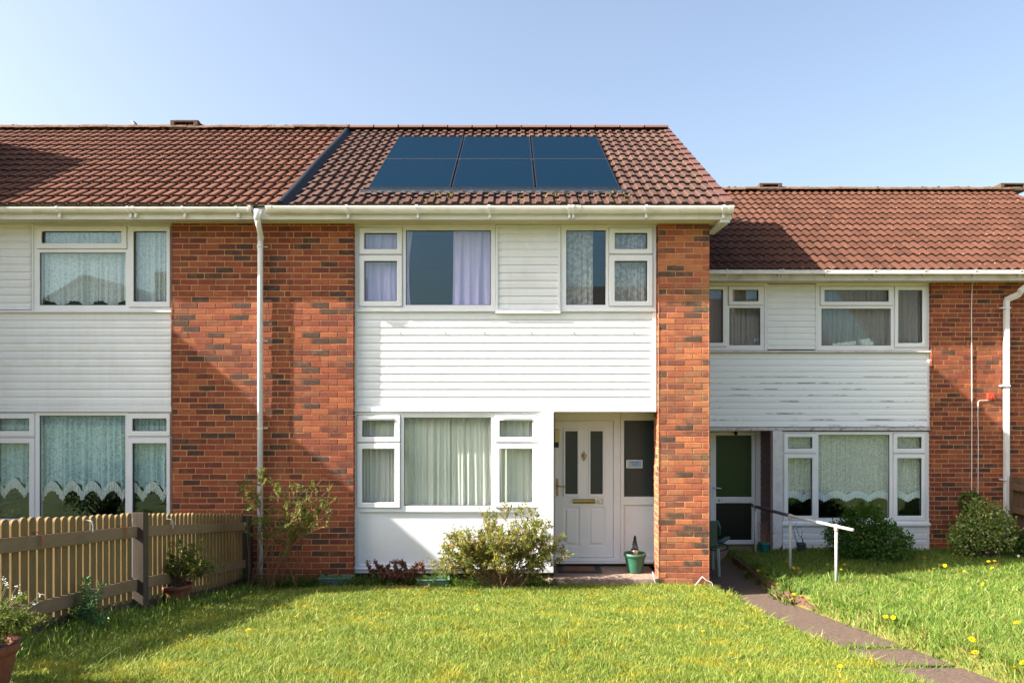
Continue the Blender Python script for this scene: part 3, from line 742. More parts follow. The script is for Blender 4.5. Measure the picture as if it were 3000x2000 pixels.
post = MB().box(*pbox((1585.5, 1207, 1622, 1677), .02, .15)).build('porch_post', M['upvc'], H2, bevel=.003)
mb = MB()
for u in (1592, 1611):
    for v in (1229, 1398): x, z = X(u, .02), Z(v, .02); mb.lathe([(0, -.004), (.004, 0), (0, .004)], (x, .019, z), 8)
mb.build('screw_cap', M['steel'], post)
# porch
YD = .76
DZ0 = .095
mb = MB(); mb.box(X(1606, .02), X(1928.5) + .012, -.02, YD + .1, -.3, DZ0)
mb.box(X(1585, 0), X(1606, .02) + .004, .03, .1, -.3, DZ0 - .02)
mb.build('doorstep', M['concrete'], H2, bevel=.012)
MB().box(X(1624, .02), X(1930) + .35, .15, YD + .1, Z(1206, YB) + .006, Z(1206, YB) + .1).build('porch_ceiling', M['soffit'], H2)
MB().box(X(1585.5, .02), X(1604, .02), .151, YD + .1, DZ0 + .002, Z(1206, YB)).build('porch_side_wall', M['upvc'], H2)
MB().box(X(1930) + .3, X(1930) + .36, .331, YD + .1, DZ0, 2.3).build('porch_side_wall', M['brickside'], H2)
dfx = R(1612, 1216, 1817, 1646, YD)
door_r = R(1626.5, 1231, 1797, 1632.5, YD)
g1 = R(1656, 1262.4, 1692, 1446.6, YD); g2 = R(1729.6, 1262.4, 1765.7, 1446.6, YD)
MB().plate(dfx[0], dfx[1], dfx[2], dfx[3] + .05, [door_r], YD - .02, YD + .06).build('door_frame', M['upvc'], H2, bevel=.006)
lp = [R(1653, 1484, 1698, 1599, YD), R(1725, 1484, 1772, 1599, YD)]
door = MB().plate(*[door_r[0] + .003, door_r[1] - .003, door_r[2] + .004, door_r[3] - .003], [g1, g2] + lp, YD, YD + .045).build('door', M['upvc'], H2, bevel=.006)
for gg, m in ((g1, 'frost'), (g2, 'frost')):
    MB().box(gg[0] - .004, gg[1] + .004, YD + .015, YD + .022, gg[2] - .004, gg[3] + .004).build('pane', M[m], door)
    k = .028
    MB().plate(gg[0] - k, gg[1] + k, gg[2] - k - .01, gg[3] + k + .01, [gg], YD - .014, YD - .001).build('glazing_surround', M['upvc'], door, bevel=.008)
for q in lp:
    MB().box(q[0] - .002, q[1] + .002, YD + .016, YD + .03, q[2] - .002, q[3] + .002).build('raised_panel', M['upvc'], door)
    MB().box(q[0] + .028, q[1] - .028, YD + .002, YD + .02, q[2] + .035, q[3] - .035).build('raised_panel', M['upvc'], door, bevel=.012)
lb = R(1678.7, 1460.6, 1743.6, 1474, YD)
MB().tube([(lb[0], YD - .004, (lb[2] + lb[3]) / 2), (lb[1], YD - .004, (lb[2] + lb[3]) / 2)], (lb[3] - lb[2]) / 2, 14).build('letterbox', M['brass'], door, smooth=False, bevel=.002)
hx = R(1630, 1401, 1636, 1452, YD)
hd = MB().box(hx[0], hx[1], YD - .012, YD - .001, hx[2], hx[3]).build('door_handle', M['brass'], door, bevel=.005)
zl = Z(1422, YD)
MB().tube([((hx[0] + hx[1]) / 2, YD - .01, zl), ((hx[0] + hx[1]) / 2, YD - .055, zl), ((hx[0] + hx[1]) / 2 + .025, YD - .06, zl), (X(1657, YD), YD - .06, zl - .004)], .009, 8).build('lever', M['brass'], hd, smooth=True)
kx, kz = X(1710.6, YD), Z(1332, YD)
kn = MB().poly([(kx - .03, YD - .012, kz + .012), (kx - .012, YD - .02, kz + .022), (kx + .012, YD - .02, kz + .022), (kx + .03, YD - .012, kz + .012), (kx, YD - .02, kz - .045)]).poly(
    [(kx - .03, YD - .002, kz + .012), (kx + .03, YD - .002, kz + .012), (kx, YD - .002, kz - .045)]).lathe([(0, .06), (.004, .055), (.003, .045), (.009, .038), (.009, .032), (.003, .027), (.006, .02)], (kx, YD - .012, kz), 10).tube(
    [(kx + .032 * math.cos(t), YD - .018, kz + .005 + .062 * math.sin(t)) for t in [math.pi + math.pi * k / 10 for k in range(11)]], .005, 6).lathe([(0, -.085), (.006, -.078), (.004, -.07), (.009, -.062), (.005, -.055)], (kx, YD - .014, kz), 10)
kn.build('door_knocker', M['brass'], door, smooth=False)

def number(txt, x, z, y, size, mat, parent, name='house_number'):
    cu = bpy.data.curves.new(name, 'FONT'); cu.body = txt; cu.size = size; cu.extrude = .003
    to = bpy.data.objects.new('tmp', cu); C.objects.link(to)
    bpy.context.view_layer.update()
    me = bpy.data.meshes.new_from_object(to.evaluated_get(bpy.context.evaluated_depsgraph_get()))
    bpy.data.objects.remove(to); bpy.data.curves.remove(cu)
    me.name = name
    me.transform(Matrix.Translation((x, y, z)) @ Matrix.Rotation(math.pi / 2, 4, 'X')); me.materials.clear()
    return link(name, me, mat, parent)
number('62', X(1747, YD), Z(1475.7, YD), YD - .005, .105, M['steel'], door)
# side light
sl_o = (1817.5, 1216, 1950, 1646)
q = R(*sl_o, YD); sf = MB().plate(q[0], q[1], q[2], q[3] + .05, [R(1828, 1231, 1938, 1454, YD), R(1828, 1478, 1938, 1624, YD)], YD - .02, YD + .05).build('window', M['upvc'], H2, bevel=.006)
q = R(1827, 1230, 1939, 1455, YD); MB().box(q[0], q[1], YD + .01, YD + .018, q[2], q[3]).build('pane', M['frost'], sf)
q = R(1827, 1477, 1939, 1625, YD); MB().box(q[0], q[1], YD + .005, YD + .018, q[2], q[3]).build('infill_panel', M['upvc'], sf)
q = R(1612, 1632, 1950, 1639, YD)
MB().box(q[0], X(1817, YD), YD - .07, YD - .021, q[2], q[3]).box(q[0], q[1], YD - .1, YD - .0215, Z(1646, YD), q[2] - .003).build('threshold', M['upvc'], H2, bevel=.004)
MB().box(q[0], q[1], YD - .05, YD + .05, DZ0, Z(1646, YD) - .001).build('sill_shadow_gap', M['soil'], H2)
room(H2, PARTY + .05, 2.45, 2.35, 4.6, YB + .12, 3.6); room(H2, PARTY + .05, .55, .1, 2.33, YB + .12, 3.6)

# ================================================================== solar panels
PXS = [-1.885, -.796, .306, 1.416]; SM = (1.66 + .33) / C30
pl = ['first panel from the left in the upper row of solar panels, beside the roof join', 'middle panel in the upper row of solar panels under the ridge', 'right panel in the upper row of solar panels, nearest the gable',
      'left panel in the lower row of solar panels, above the gutter', 'middle panel in the lower row of solar panels above the gutter', 'right panel in the lower row of solar panels above the gutter']
for r, (sa, sb) in enumerate(((SM + .012, S1), (S0, SM - .012))):
    for c in range(3):
        xa, xb = PXS[c] + .012, PXS[c + 1] - .012
        t_ = thing('solar_panel', pl[r * 3 + c], 'solar panel', on_roof(EM, (xa + xb) / 2, sa, .02), 'solar panels set into the roof')
        m1 = MB(); rbox(m1, EM, xa + .012, xb - .012, sa + .012, sb - .012, .03, .0565); m1.build('cells', M['solar'], t_)
        m2 = MB(); w = .011
        for a in ((xa, xb, sa, sa + w), (xa, xb, sb - w, sb), (xa, xa + w, sa + w, sb - w), (xb - w, xb, sa + w, sb - w)): rbox(m2, EM, *a, .013, .06)
        m2.build('frame', M['solarframe'], t_)

# ================================================================== LEFT HOUSE
H1 = thing('terraced_house', 'house with lace curtains behind the picket fence, mossy ridge and old brown tiles', 'house', (-5.5, 0, 0), 'terraced houses of the row')
XL = -9.2
brick_part(H1, [(X(502.5), PARTY - .001, .0, 4.62, front(0), .0), (0, .1, 0, 4.62, leftf(X(502.5)), 0)], M['brick'])
shell(H1, XL, PARTY, .12, 7.0, -.2, 4.55, EM, gl=True, gr=False)
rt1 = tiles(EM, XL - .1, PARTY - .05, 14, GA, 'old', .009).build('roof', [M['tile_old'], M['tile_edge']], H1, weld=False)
back_roof(H1, EM, XL, PARTY, M['farroof'])
ridge(XL - .1, PARTY + .0, YR, ZR + .05, .45, .009, .14, .075).build('ridge_tiles', M['ridge_old'], rt1, weld=False)
np_mesh('moss', moss_lumps(-9.2, PARTY, YR, ZR + .05, 330), 4, M['moss'], rt1)['kind'] = 'stuff'
vent(rt1, X(498, YR - .15), X(580, YR - .15), YR, ZR + .01)
MB().box(XL, fx0 - .002, FY + .001, FY + .02, Z(642.5, FY), Z(622, FY) + .11).build('fascia', M['fascia'], H1, bevel=.004)
mb = MB()
for u in (25, 120, 211, 304, 398, 492, 583, 700): mb.lathe([(0, -.005), (.005, 0), (0, .005)], (X(u, FY), FY - .0005, Z(632, FY)), 8)
mb.build('fascia_nail', M['steel'], H1.children[-1])
mb = MB().box(XL, fx0 - .003, FY + .0205, .12, Z(643, FY) + .006, Z(643, FY) + .016)
for k in range(60): mb.box(XL + .05 + k * .085, XL + .054 + k * .085, FY + .021, .0, Z(643, FY) + .0025, Z(643, FY) + .006)
mb.build('soffit', M['soffit'], H1)
gut1 = gutter_run(H1, XL, X(727, -.36), GYC + .004, GZ_ - .014, .05, .066, M['gutter'])
for u in (163, 372, 387, 532, 690): bracket(gut1, X(u, -.37), GYC + .004, GZ_ - .014, .05, .066, M['upvc'])
win(H1, (97, 652, 502, 909), [('sash', (108, 662, 373, 730), (124, 678, 356.5, 712.6)), ('fix', (116, 740, 368, 894)), ('sash', (377, 662, 501, 901), (393, 678, 489, 884))], YB)
MB().box(*pbox((-420, 908.5, 502, 914.5), YB - .04, YB + .04)).build('window_sill', M['upvc'], H1, bevel=.003)
cladding(H1, (-420, 662, 92, 907), YB + .01, 22.4, M['clad'])
MB().box(*pbox((92, 655, 97, 908), YB - .02, YB + .05)).box(*pbox((-420, 655, 92, 662), YB - .01, YB + .04)).build('cladding_trim', M['clad'], H1)
cladding(H1, (-420, 915, 502, 1189), YB + .012, 22.4, M['clad'])
MB().box(*pbox((-420, 1189.5, 502, 1196), YB - .014, YB + .05)).box(*pbox((-420, 1196.5, 502, 1206), YB - .03, YB + .05)).build('cladding_trim', M['clad'], H1, bevel=.003)
win(H1, (-420, 1207, 502, 1540), [('sash', (-26, 1210, 103, 1279), (-10, 1226, 87, 1261.5)), ('sash', (-26, 1282, 103, 1534), (-10, 1298, 87, 1518)), ('fix', (115.5, 1217, 367, 1518)), ('sash', (375, 1210, 501, 1278), (389.5, 1226, 489, 1262)), ('sash', (375, 1281, 501, 1534), (389.5, 1298, 489, 1518))], YB)
MB().box(*pbox((-420, 1541, 502, 1690), YB + .01, YB + .08)).build('infill_panel', M['upvc'], H1)
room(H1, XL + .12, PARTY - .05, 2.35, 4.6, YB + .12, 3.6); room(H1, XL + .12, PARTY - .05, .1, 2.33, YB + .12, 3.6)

# ================================================================== RIGHT HOUSE (63), set back
YW = 2.59; YR_B = YW + .07
H3 = thing('terraced_house', 'set-back lower house with mould-streaked cladding, rust tiles and a green glazed door', 'house', (5.5, YW, 0), 'terraced houses of the row')
brick_part(H3, [(X(2728, YW), 10.2, -.25, 4.25, front(YW), .05), (YW, YW + .09, -.25, 4.25, leftf(X(2728, YW)), 0)], M['brick'])
shell(H3, 2.45, 10.2, YW + .1, YW + 7, -.3, 4.15, ER, gl=False)
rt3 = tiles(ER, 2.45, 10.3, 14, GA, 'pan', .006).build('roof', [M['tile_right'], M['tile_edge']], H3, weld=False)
back_roof(H3, ER, 2.45, 10.3, M['farroof'])
YR3, ZR3 = ER[0] + 4.02, ER[1] + 4.02 * T30
ridge(2.5, 10.3, YR3, ZR3 + .05, .45, .01, .14, .075).build('ridge_tiles', M['ridge_old'], rt3, weld=False)
np_mesh('moss', moss_lumps(2.8, 10.2, YR3, ZR3 + .05, 220), 4, M['moss'], rt3)['kind'] = 'stuff'
vent(rt3, X(2225, YR3 - .15), X(2292, YR3 - .15), YR3, ZR3 + .01); vent(rt3, X(2932, YR3 - .15), X(3010, YR3 - .15), YR3, ZR3 + .01)
FY3 = YW - .27; x0f = 2.53
MB().box(x0f, 10.3, FY3, FY3 + .02, Z(822, FY3), Z(800, FY3) + .06).build('fascia', M['oldfascia'], H3)
MB().box(x0f, 10.3, FY3 + .021, YW + .1, Z(822, FY3) + .005, Z(822, FY3) + .015).build('soffit', M['soffit'], H3)
g3 = gutter_run(H3, x0f, 10.3, FY3 - .05, Z(791, FY3 - .08), .05, .06, M['oldgutter'], square=True)
for u in (2129, 2284, 2293, 2422, 2563, 2710, 2858, 2990): bracket(g3, X(u, FY3 - .08), FY3 - .05, Z(791, FY3 - .08), .052, .062, M['oldgutter'], .02, .03)
win(H3, (2030, 826, 2240, 1026), [('sash', (2045, 837, 2129, 1016), (2058, 848.6, 2117, 1003.8)), ('sash', (2133, 837, 2234.7, 894.5), (2145.4, 849.5, 2221, 882.6)), ('fix', (2137, 902, 2227.5, 1011))], YR_B)
win(H3, (2395.4, 826, 2724, 1026), [('sash', (2401.8, 838, 2616.5, 895.4), (2414.5, 850, 2602.5, 883.5)), ('fix', (2407, 904, 2610, 1012)), ('sash', (2620, 838, 2714, 1018), (2630.5, 850, 2700.7, 1004.7))], YR_B)
cladding(H3, (2248, 832, 2390, 1023), YR_B + .008, 17.9, M['clad'])
MB().box(*pbox((2240.5, 826, 2248, 1026), YR_B - .015, YR_B + .05)).box(*pbox((2390, 826, 2395, 1026), YR_B - .015, YR_B + .05)).build('cladding_trim', M['clad'], H3)
MB().box(*pbox((2030, 1026, 2728, 1032.5), YR_B - .05, YR_B + .05)).build('window_sill', M['oldfascia'], H3, bevel=.003)
cladding(H3, (2030, 1034, 2716, 1251), YR_B + .01, 17.95, M['clad_old'], lip=.013)
MB().box(*pbox((2716, 1034, 2725, 1251), YR_B - .012, YR_B + .05)).build('cladding_trim', M['clad'], H3)
MB().box(*pbox((2030, 1252, 2728, 1261), YR_B - .04, YR_B + .05)).build('drip_board', M['oldwood'], H3, bevel=.004)
win(H3, (2293, 1264, 2724, 1531), [('sash', (2295.5, 1268, 2391, 1326), (2308, 1280, 2378.4, 1313)), ('sash', (2295.5, 1329.6, 2391, 1523), (2308, 1341.5, 2378.4, 1510)), ('fix', (2398, 1273, 2606, 1516.7)), ('sash', (2615.6, 1268, 2711, 1327), (2628, 1280, 2698.6, 1313)), ('sash', (2615.6, 1330, 2711, 1524), (2628, 1342, 2698.6, 1510))], YR_B)
MB().box(*pbox((2291, 1531.5, 2730, 1540), YR_B - .05, YR_B + .05)).build('window_sill', M['upvc'], H3, bevel=.003)
cladding(H3, (2293, 1541, 2716, 1630), YR_B + .01, 17.95, M['clad'])
MB().box(*pbox((2716, 1541, 2724, 1630), YR_B - .012, YR_B + .05)).build('cladding_trim', M['clad'], H3)
MB().box(X(2293, YR_B), X(2724, YR_B), YR_B + .02, YR_B + .15, -.4, Z(1631, YR_B)).build('plinth', M['brickside'], H3)
pp = MB().box(*pbox((2264.5, 1261.5, 2292.5, 1640), YW - .01, YW + .12)).build('porch_post', M['postpaint'], H3, bevel=.004)
MB().poly([(X(2279, YW) , YW - .013, Z(1640, YW)), (X(2292.4, YW), YW - .013, Z(1640, YW)), (X(2292, YW), YW - .013, Z(1592, YW)), (X(2285, YW), YW - .013, Z(1604, YW))]).poly(
    [(X(2279, YW) , YW - .0105, Z(1640, YW)), (X(2292.4, YW), YW - .0105, Z(1640, YW)), (X(2292, YW), YW - .0105, Z(1592, YW)), (X(2285, YW), YW - .0105, Z(1604, YW))]).build('bare_wood', M['terracotta'], pp)
YD3 = 3.19
# plum boarded porch side
mb = MB(); xs3 = X(2264.5, YW) - .004
zz = -.1
while zz < Z(1262, YR_B):
    mb.poly([(xs3 - .014, YW + .12, zz), (xs3 - .014, YD3, zz), (xs3 - .012, YD3, zz + .075), (xs3 - .012, YW + .12, zz + .075)])
    mb.poly([(xs3 - .012, YW + .12, zz + .075), (xs3 - .012, YD3, zz + .075), (xs3, YD3, zz + .098), (xs3, YW + .12, zz + .098)])
    mb.poly([(xs3, YW + .12, zz + .098), (xs3, YD3, zz + .098), (xs3 - .014, YD3, zz + .098), (xs3 - .014, YW + .12, zz + .098)]); zz += .098
mb.box(xs3 + .001, xs3 + .05, YW + .12, YD3, -.1, Z(1262, YR_B))
mb.build('porch_side_wall', M['plum'], H3)
MB().box(2.53, X(2264, YW), YW + .1, YD3 + .1, Z(1261, YR_B) + .02, Z(1261, YR_B) + .08).build('porch_ceiling', M['soffit'], H3)
fo = R(2062, 1261, 2228, 1610, YD3)
MB().plate(fo[0], fo[1], fo[2], fo[3] + .05, [R(2080, 1264, 2214, 1608, YD3)], YD3 - .02, YD3 + .05).build('door_frame', M['upvc'], H3, bevel=.005)
dg1 = R(2097.8, 1275, 2202, 1455, YD3); dg2 = R(2097.8, 1473, 2202, 1581, YD3)
dr = R(2081, 1265, 2213, 1607, YD3)
d3 = MB().plate(*dr, [dg1, dg2], YD3 - .005, YD3 + .05).build('door', M['upvc'], H3, bevel=.006)
MB().box(dg1[0], dg1[1], YD3 + .02, YD3 + .03, dg1[2], dg1[3]).build('pane', M['greenglass'], d3); MB().box(dg2[0], dg2[1], YD3 + .02, YD3 + .03, dg2[2], dg2[3]).build('pane', M['darkglass'], d3)
q = R(2125, 1461, 2177, 1469, YD3); MB().plate(q[0] - .006, q[1] + .006, q[2] - .006, q[3] + .006, [q], YD3 - .016, YD3 - .006).box(q[0] + .003, q[1] - .003, YD3 - .012, YD3 - .006, q[2] + .003, q[3] - .003).build('letterbox', M['upvc'], d3)
number('6', X(2103, YD3), Z(1469, YD3), YD3 - .009, .075, M['black'], d3); number('3', X(2111.5, YD3), Z(1469, YD3) + .008, YD3 - .009, .06, M['steel'], d3)
q = R(2088, 1418, 2092, 1456, YD3); h3 = MB().box(q[0], q[1], YD3 - .016, YD3 - .006, q[2], q[3]).build('door_handle', M['upvc'], d3, bevel=.004)
MB().tube([(X(2090, YD3), YD3 - .015, Z(1427, YD3)), (X(2090, YD3), YD3 - .05, Z(1427, YD3)), (X(2111, YD3), YD3 - .055, Z(1429, YD3))], .009, 8).build('lever', M['upvc'], h3, smooth=True)
q = R(2149, 1261, 2159, 1274, YD3); MB().lathe([(0, .03), (.025, .02), (.028, -.01), (.018, -.035), (0, -.04)], ((q[0] + q[1]) / 2, YD3 - .04, (q[2] + q[3]) / 2), 10).build('porch_light', M['black'], H3)
MB().box(2.53, xs3 - .016, YD3 - .12, YD3 + .05, -.5, Z(1612, YD3)).build('threshold', M['concrete'], H3)
MB().box(2.53, xs3 - .016, YD3 - .34, YD3 - .121, -.5, Z(1634, YD3)).box(2.53, xs3 - .3, YD3 - .75, YD3 - .341, -.5, -.148 + .09).build('doorstep', M['concrete'], H3, bevel=.01)
# square downpipe
xp = X(2948, YW - .05); r3 = .036
mb = MB().box(xp - r3, xp + r3, YW - .09, YW - .02, -.1, Z(880, YW - .05))
mb.build('downpipe', M['dirtpipe'], H3, bevel=.006); d3p = H3.children[-1]
a_, b_ = Vector((xp, YW - .055, Z(882, YW - .05))), Vector((X(2985, YW - .15), YW - .15, Z(862, YW - .15))); c_ = Vector((X(2990, YW - .2), YW - .2, Z(852, YW - .2)))
MB().tube([a_ - Vector((0, 0, .03)), a_ + Vector((0, 0, .02)), b_, c_, c_ + Vector((.25, -.1, .22))], .05, 4).build('pipe_elbow', M['dirtpipe'], d3p)
for v in (902, 1130, 1404):
    z = Z(v, YW - .06); MB().box(xp - r3 - .05, xp + r3 + .006, YW - .1, YW - .091, z - .012, z + .012).box(xp - r3 - .055, xp - r3 - .02, YW - .09, YW - .005, z - .01, z + .01).build('pipe_clip', M['dirtpipe'], d3p, bevel=.002)
# cables fixed to the wall
MB().tube([(X(2850, YW - .05), YW - .2, Z(824, YW - .1)), (X(2847, YW), YW - .012, Z(832, YW)), (X(2845, YW), YW - .012, Z(900, YW)), (X(2846, YW), YW - .012, Z(1200, YW)), (X(2845.5, YW), YW - .012, Z(1460, YW))], .007, 6).build('wall_cable', M['cable'], H3)
MB().tube([(X(2902, YW), YW - .03, Z(1169, YW)), (X(2898, YW), YW - .012, Z(1172, YW)), (X(2868, YW), YW - .012, Z(1173, YW)), (X(2864, YW), YW - .012, Z(1177, YW)), (X(2863.5, YW), YW - .012, Z(1250, YW)), (X(2865, YW), YW - .012, Z(1262, YW)), (X(2864, YW), YW - .012, Z(1480, YW))], .006, 6).build('wall_cable', M['cable'], H3)
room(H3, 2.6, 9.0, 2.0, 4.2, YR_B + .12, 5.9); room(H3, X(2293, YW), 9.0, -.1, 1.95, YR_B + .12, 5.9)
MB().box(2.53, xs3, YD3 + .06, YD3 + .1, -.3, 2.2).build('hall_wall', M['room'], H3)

# neighbour one step further forward, left of the frame: its gable throws the slanting shadow
E0 = (EM[0] - 2.6, EM[1] + .38)
H0 = thing('terraced_house', 'brick end of the neighbouring house standing one step further forward', 'house', (-11, -2.6, 0), 'terraced houses of the row')
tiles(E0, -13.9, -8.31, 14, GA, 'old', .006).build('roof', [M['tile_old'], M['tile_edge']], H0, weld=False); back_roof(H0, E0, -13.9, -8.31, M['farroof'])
MB().box(-13.85, -8.5, -2.6, 4.4, -.2, 5.0).build('brick_wall', M['brickside'], H0)
mb = MB(); yr0, zr0 = E0[0] + 4.02, E0[1] + 4.02 * T30
for x in (-8.5, -13.85): mb.poly([(x, -2.6, 5.0), (x, 4.4, 5.0), (x, yr0, zr0 - .03)])
mb.build('gable', M['brickside'], H0, weld=False)
mb = MB()
for u0 in (-13.0, -10.6): mb.box(u0, u0 + 1.6, -2.64, -2.58, 3.4, 4.5).box(u0, u0 + 1.6, -2.64, -2.58, 1.0, 2.2)
mb.build('window', M['upvc'], H0)

# houses across the green, behind the camera: only seen as reflections
def far_house(x, w, zr, ze, yf, gable, label):
    h = thing('detached_house', label, 'house', (x, yf, 1), 'houses across the road')
    d = 8.0; mb = MB()
    if gable:
        mb.poly([(x - w / 2, yf, .5), (x + w / 2, yf, .5), (x + w / 2, yf, ze), (x, yf, zr), (x - w / 2, yf, ze)])
        r = MB()
        for s in (-1, 1): r.poly([(x + s * (w / 2 + .3), yf + .3, ze - .25), (x, yf + .3, zr + .08), (x, yf - d, zr + .08), (x + s * (w / 2 + .3), yf - d, ze - .25)])
    else:
        mb.poly([(x - w / 2, yf, .5), (x + w / 2, yf, .5), (x + w / 2, yf, ze), (x - w / 2, yf, ze)])
        r = MB()
        r.poly([(x - w / 2 - .3, yf + .4, ze - .2), (x + w / 2 + .3, yf + .4, ze - .2), (x + w / 2 + .3, yf - 4, zr), (x - w / 2 - .3, yf - 4, zr)])
    for s in (-1, 1): mb.poly([(x + s * w / 2, yf, .5), (x + s * w / 2, yf - d, .5), (x + s * w / 2, yf - d, ze), (x + s * w / 2, yf, ze)])
    mb.build('wall', M['farwall'], h, weld=False); r.build('roof', M['farroof'], h, weld=False)
    for u0 in (-.28, .28):
        for zc in (2.2, 4.6): MB().box(x + u0 * w - .7, x + u0 * w + .7, yf - .02, yf + .05, zc - .5, zc + .6).build('window', M['upvc'], h)
    MB().box(x + w * .2, x + w * .2 + .6, yf - 3, yf - 2.4, zr - 1, zr + .6).build('chimney', M['brickside'], h)
far_house(-19.0, 9.5, 7.6, 4.9, -25, True, 'gabled house across the road, left of the pair')
far_house(-9.6, 9.5, 7.4, 4.9, -25.6, True, 'gabled house across the road, right of the pair')
far_house(9.5, 13, 7.7, 5.0, -25, False, 'long tiled house across the road')
far_house(26, 14, 8.2, 5.3, -26, False, 'pale tiled house across the road at its far end')

# ================================================================== curtains
def pr(u0, v0, u1, v1, y): return R(u0, v0, u1, v1, y)
YC = YB + .14
q = pr(1040, 1212, 1180, 1490, YC)
curtain('curtain', 'cream curtain behind the left sashes of the ground floor bay window', 'curtain', X(1048, YC), X(1172, YC), Z(1486, YC), Z(1216, YC), YC, M['c_cream'], .025, .085, seed=3, group='cream curtains')
curtain('curtain', 'cream curtain drawn over the left half of the large bay window pane', 'curtain', X(1180, YC), X(1318, YC), Z(1486, YC), Z(1216, YC), YC, M['c_cream'], .03, .1, seed=5, group='cream curtains')
curtain('curtain', 'cream curtain drawn over the right half of the large bay window pane', 'curtain', X(1312, YC), X(1446, YC), Z(1486, YC), Z(1216, YC), YC + .02, M['c_cream'], .032, .1, seed=8, group='cream curtains')
curtain('curtain', 'cream curtain behind the right sashes of the bay window, beside the porch', 'curtain', X(1452, YC), X(1572, YC), Z(1486, YC), Z(1216, YC), YC, M['c_cream'], .02, .09, seed=11, group='cream curtains')
curtain('curtain', 'lilac curtain behind the narrow sashes of the upstairs left window', 'curtain', X(1050, YC), X(1210, YC), Z(905, YC), Z(664, YC), YC, M['c_lilac'], .03, .16, seed=21, taper=lambda t: (0, 1 - .08 * math.sin(t * 2.6)))
curtain('curtain', 'lilac curtain hanging at the right of the large upstairs pane', 'curtain', X(1322, YC), X(1448, YC), Z(905, YC), Z(664, YC), YC, M['c_lilac'], .035, .13, seed=24, taper=lambda t: (.05 - .03 * t, 1))
curtain('curtain', 'floral curtain at the left of the upstairs window beside the brick pier', 'curtain', X(1652, YC), X(1738, YC), Z(905, YC), Z(664, YC), YC, M['c_floral'], .025, .075, seed=31)
curtain('curtain', 'floral curtain behind the small sashes next to the brick pier', 'curtain', X(1790, YC), X(1912, YC), Z(905, YC), Z(664, YC), YC, M['c_floral'], .025, .09, seed=33)
# left house lace
scal = lambda a, w, ph=0: (lambda x: a * np.abs(np.sin(x * math.pi / w + ph)) + .012 * np.abs(np.sin(x * 60)))
curtain('lace_curtain', 'lace curtain with a scalloped hem behind the large upstairs pane', 'lace curtain', X(106, YC), X(376, YC), Z(905, YC), Z(664, YC), YC, M['lace_up'], .035, .08, zb=scal(.1, .33), seed=41)
curtain('lace_curtain', 'lace curtain behind the narrow right casement upstairs, next to the brick', 'lace curtain', X(382, YC), X(500, YC), Z(900, YC), Z(664, YC), YC, M['lace_up'], .035, .08, zb=scal(.07, .33, 1), seed=43)
LACE = []
for (a, b, zb_, lab, sd) in ((-40, 104, 1452, 'lace curtain behind the leftmost sashes above the picket fence', 44), (108, 374, 1460, 'wide lace curtain behind the large ground floor pane above the fence', 46), (380, 500, 1462, 'narrow lace curtain behind the ground floor sashes beside the red brick', 48)):
    LACE.append((curtain('lace_curtain', lab, 'lace curtain', X(a, YC), X(b, YC), Z(zb_ - 22, YC), Z(1210, YC), YC, M['lace'], .045, .08, zb=lambda x, sd=sd: .14 * np.abs(np.sin(x * math.pi / .26 + sd)), seed=sd), X(a, YC), X(b, YC), Z(zb_ - 22, YC), sd))
def frill(parent, x0, x1, z, y, mat, a, w, ph, drop=.14):
    n = int((x1 - x0) / .006); xx = np.linspace(0, x1 - x0, n); nz = 5; V = np.zeros((n, nz, 3))
    top = z + a * np.abs(np.sin(xx * math.pi / w + ph))
    for j in range(nz):
        V[:, j, 0] = x0 + xx; V[:, j, 1] = y - .02 + (.004 + .012 * j / nz) * np.sin(xx * 190 + np.sin(xx * 30)); V[:, j, 2] = top - drop * j / (nz - 1) - (.008 * np.sin(xx * 140) if j == nz - 1 else 0)
    aa = (np.arange(n - 1)[:, None] * nz + np.arange(nz - 1)[None]).ravel()
    np_mesh('frill', V.reshape(-1, 3), 4, mat, parent, faces=np.stack([aa, aa + nz, aa + nz + 1, aa + 1], -1), smooth=True)
for (o, xa, xb, zz_, sd) in LACE: frill(o, xa, xb, zz_, YC - .02, M['lace_up'], .14, .26, sd, .13)
# right house curtains
Y3 = YR_B + .14
curtain('curtain', 'grey-brown curtain behind the casement half hidden by the brick pier', 'curtain', X(2048, Y3), X(2128, Y3), Z(1014, Y3), Z(838, Y3), Y3, M['c_grey'], .02, .1, seed=51)
curtain('curtain', 'thin grey net behind the small upstairs window of the set-back house', 'curtain', X(2132, Y3), X(2236, Y3), Z(1014, Y3), Z(838, Y3), Y3, M['c_greynet'], .03, .09, seed=53)
curtain('curtain', 'grey net across the wide upstairs pane of the set-back house', 'curtain', X(2400, Y3), X(2614, Y3), Z(1018, Y3), Z(838, Y3), Y3, M['c_greynet'], .03, .09, seed=55)
curtain('curtain', 'grey net behind the right casement upstairs in the set-back house', 'curtain', X(2618, Y3), X(2716, Y3), Z(1018, Y3), Z(838, Y3), Y3, M['c_greynet'], .02, .1, seed=57)
for (a, b, lab, sd, ph) in ((2298, 2392, 'lace curtain with frilled hem behind the left sashes above the handrail', 61, .6), (2394, 2612, 'wide lace curtain with a frilled scalloped hem above the dark bush', 63, 2.2), (2616, 2714, 'lace curtain with frilled hem behind the right sashes next to the brick', 65, 1.2)):
    o = curtain('lace_curtain', lab, 'lace curtain', X(a, Y3), X(b, Y3), Z(1466, Y3), Z(1268, Y3), Y3, M['lace_r'], .02, .1, zb=lambda x, ph=ph: .07 * np.abs(np.sin(x * math.pi / .36 + ph)) + .1, seed=sd)
    frill(o, X(a, Y3), X(b, Y3), Z(1466, Y3) + .1, Y3, M['frill'], .07, .36, ph, .12)
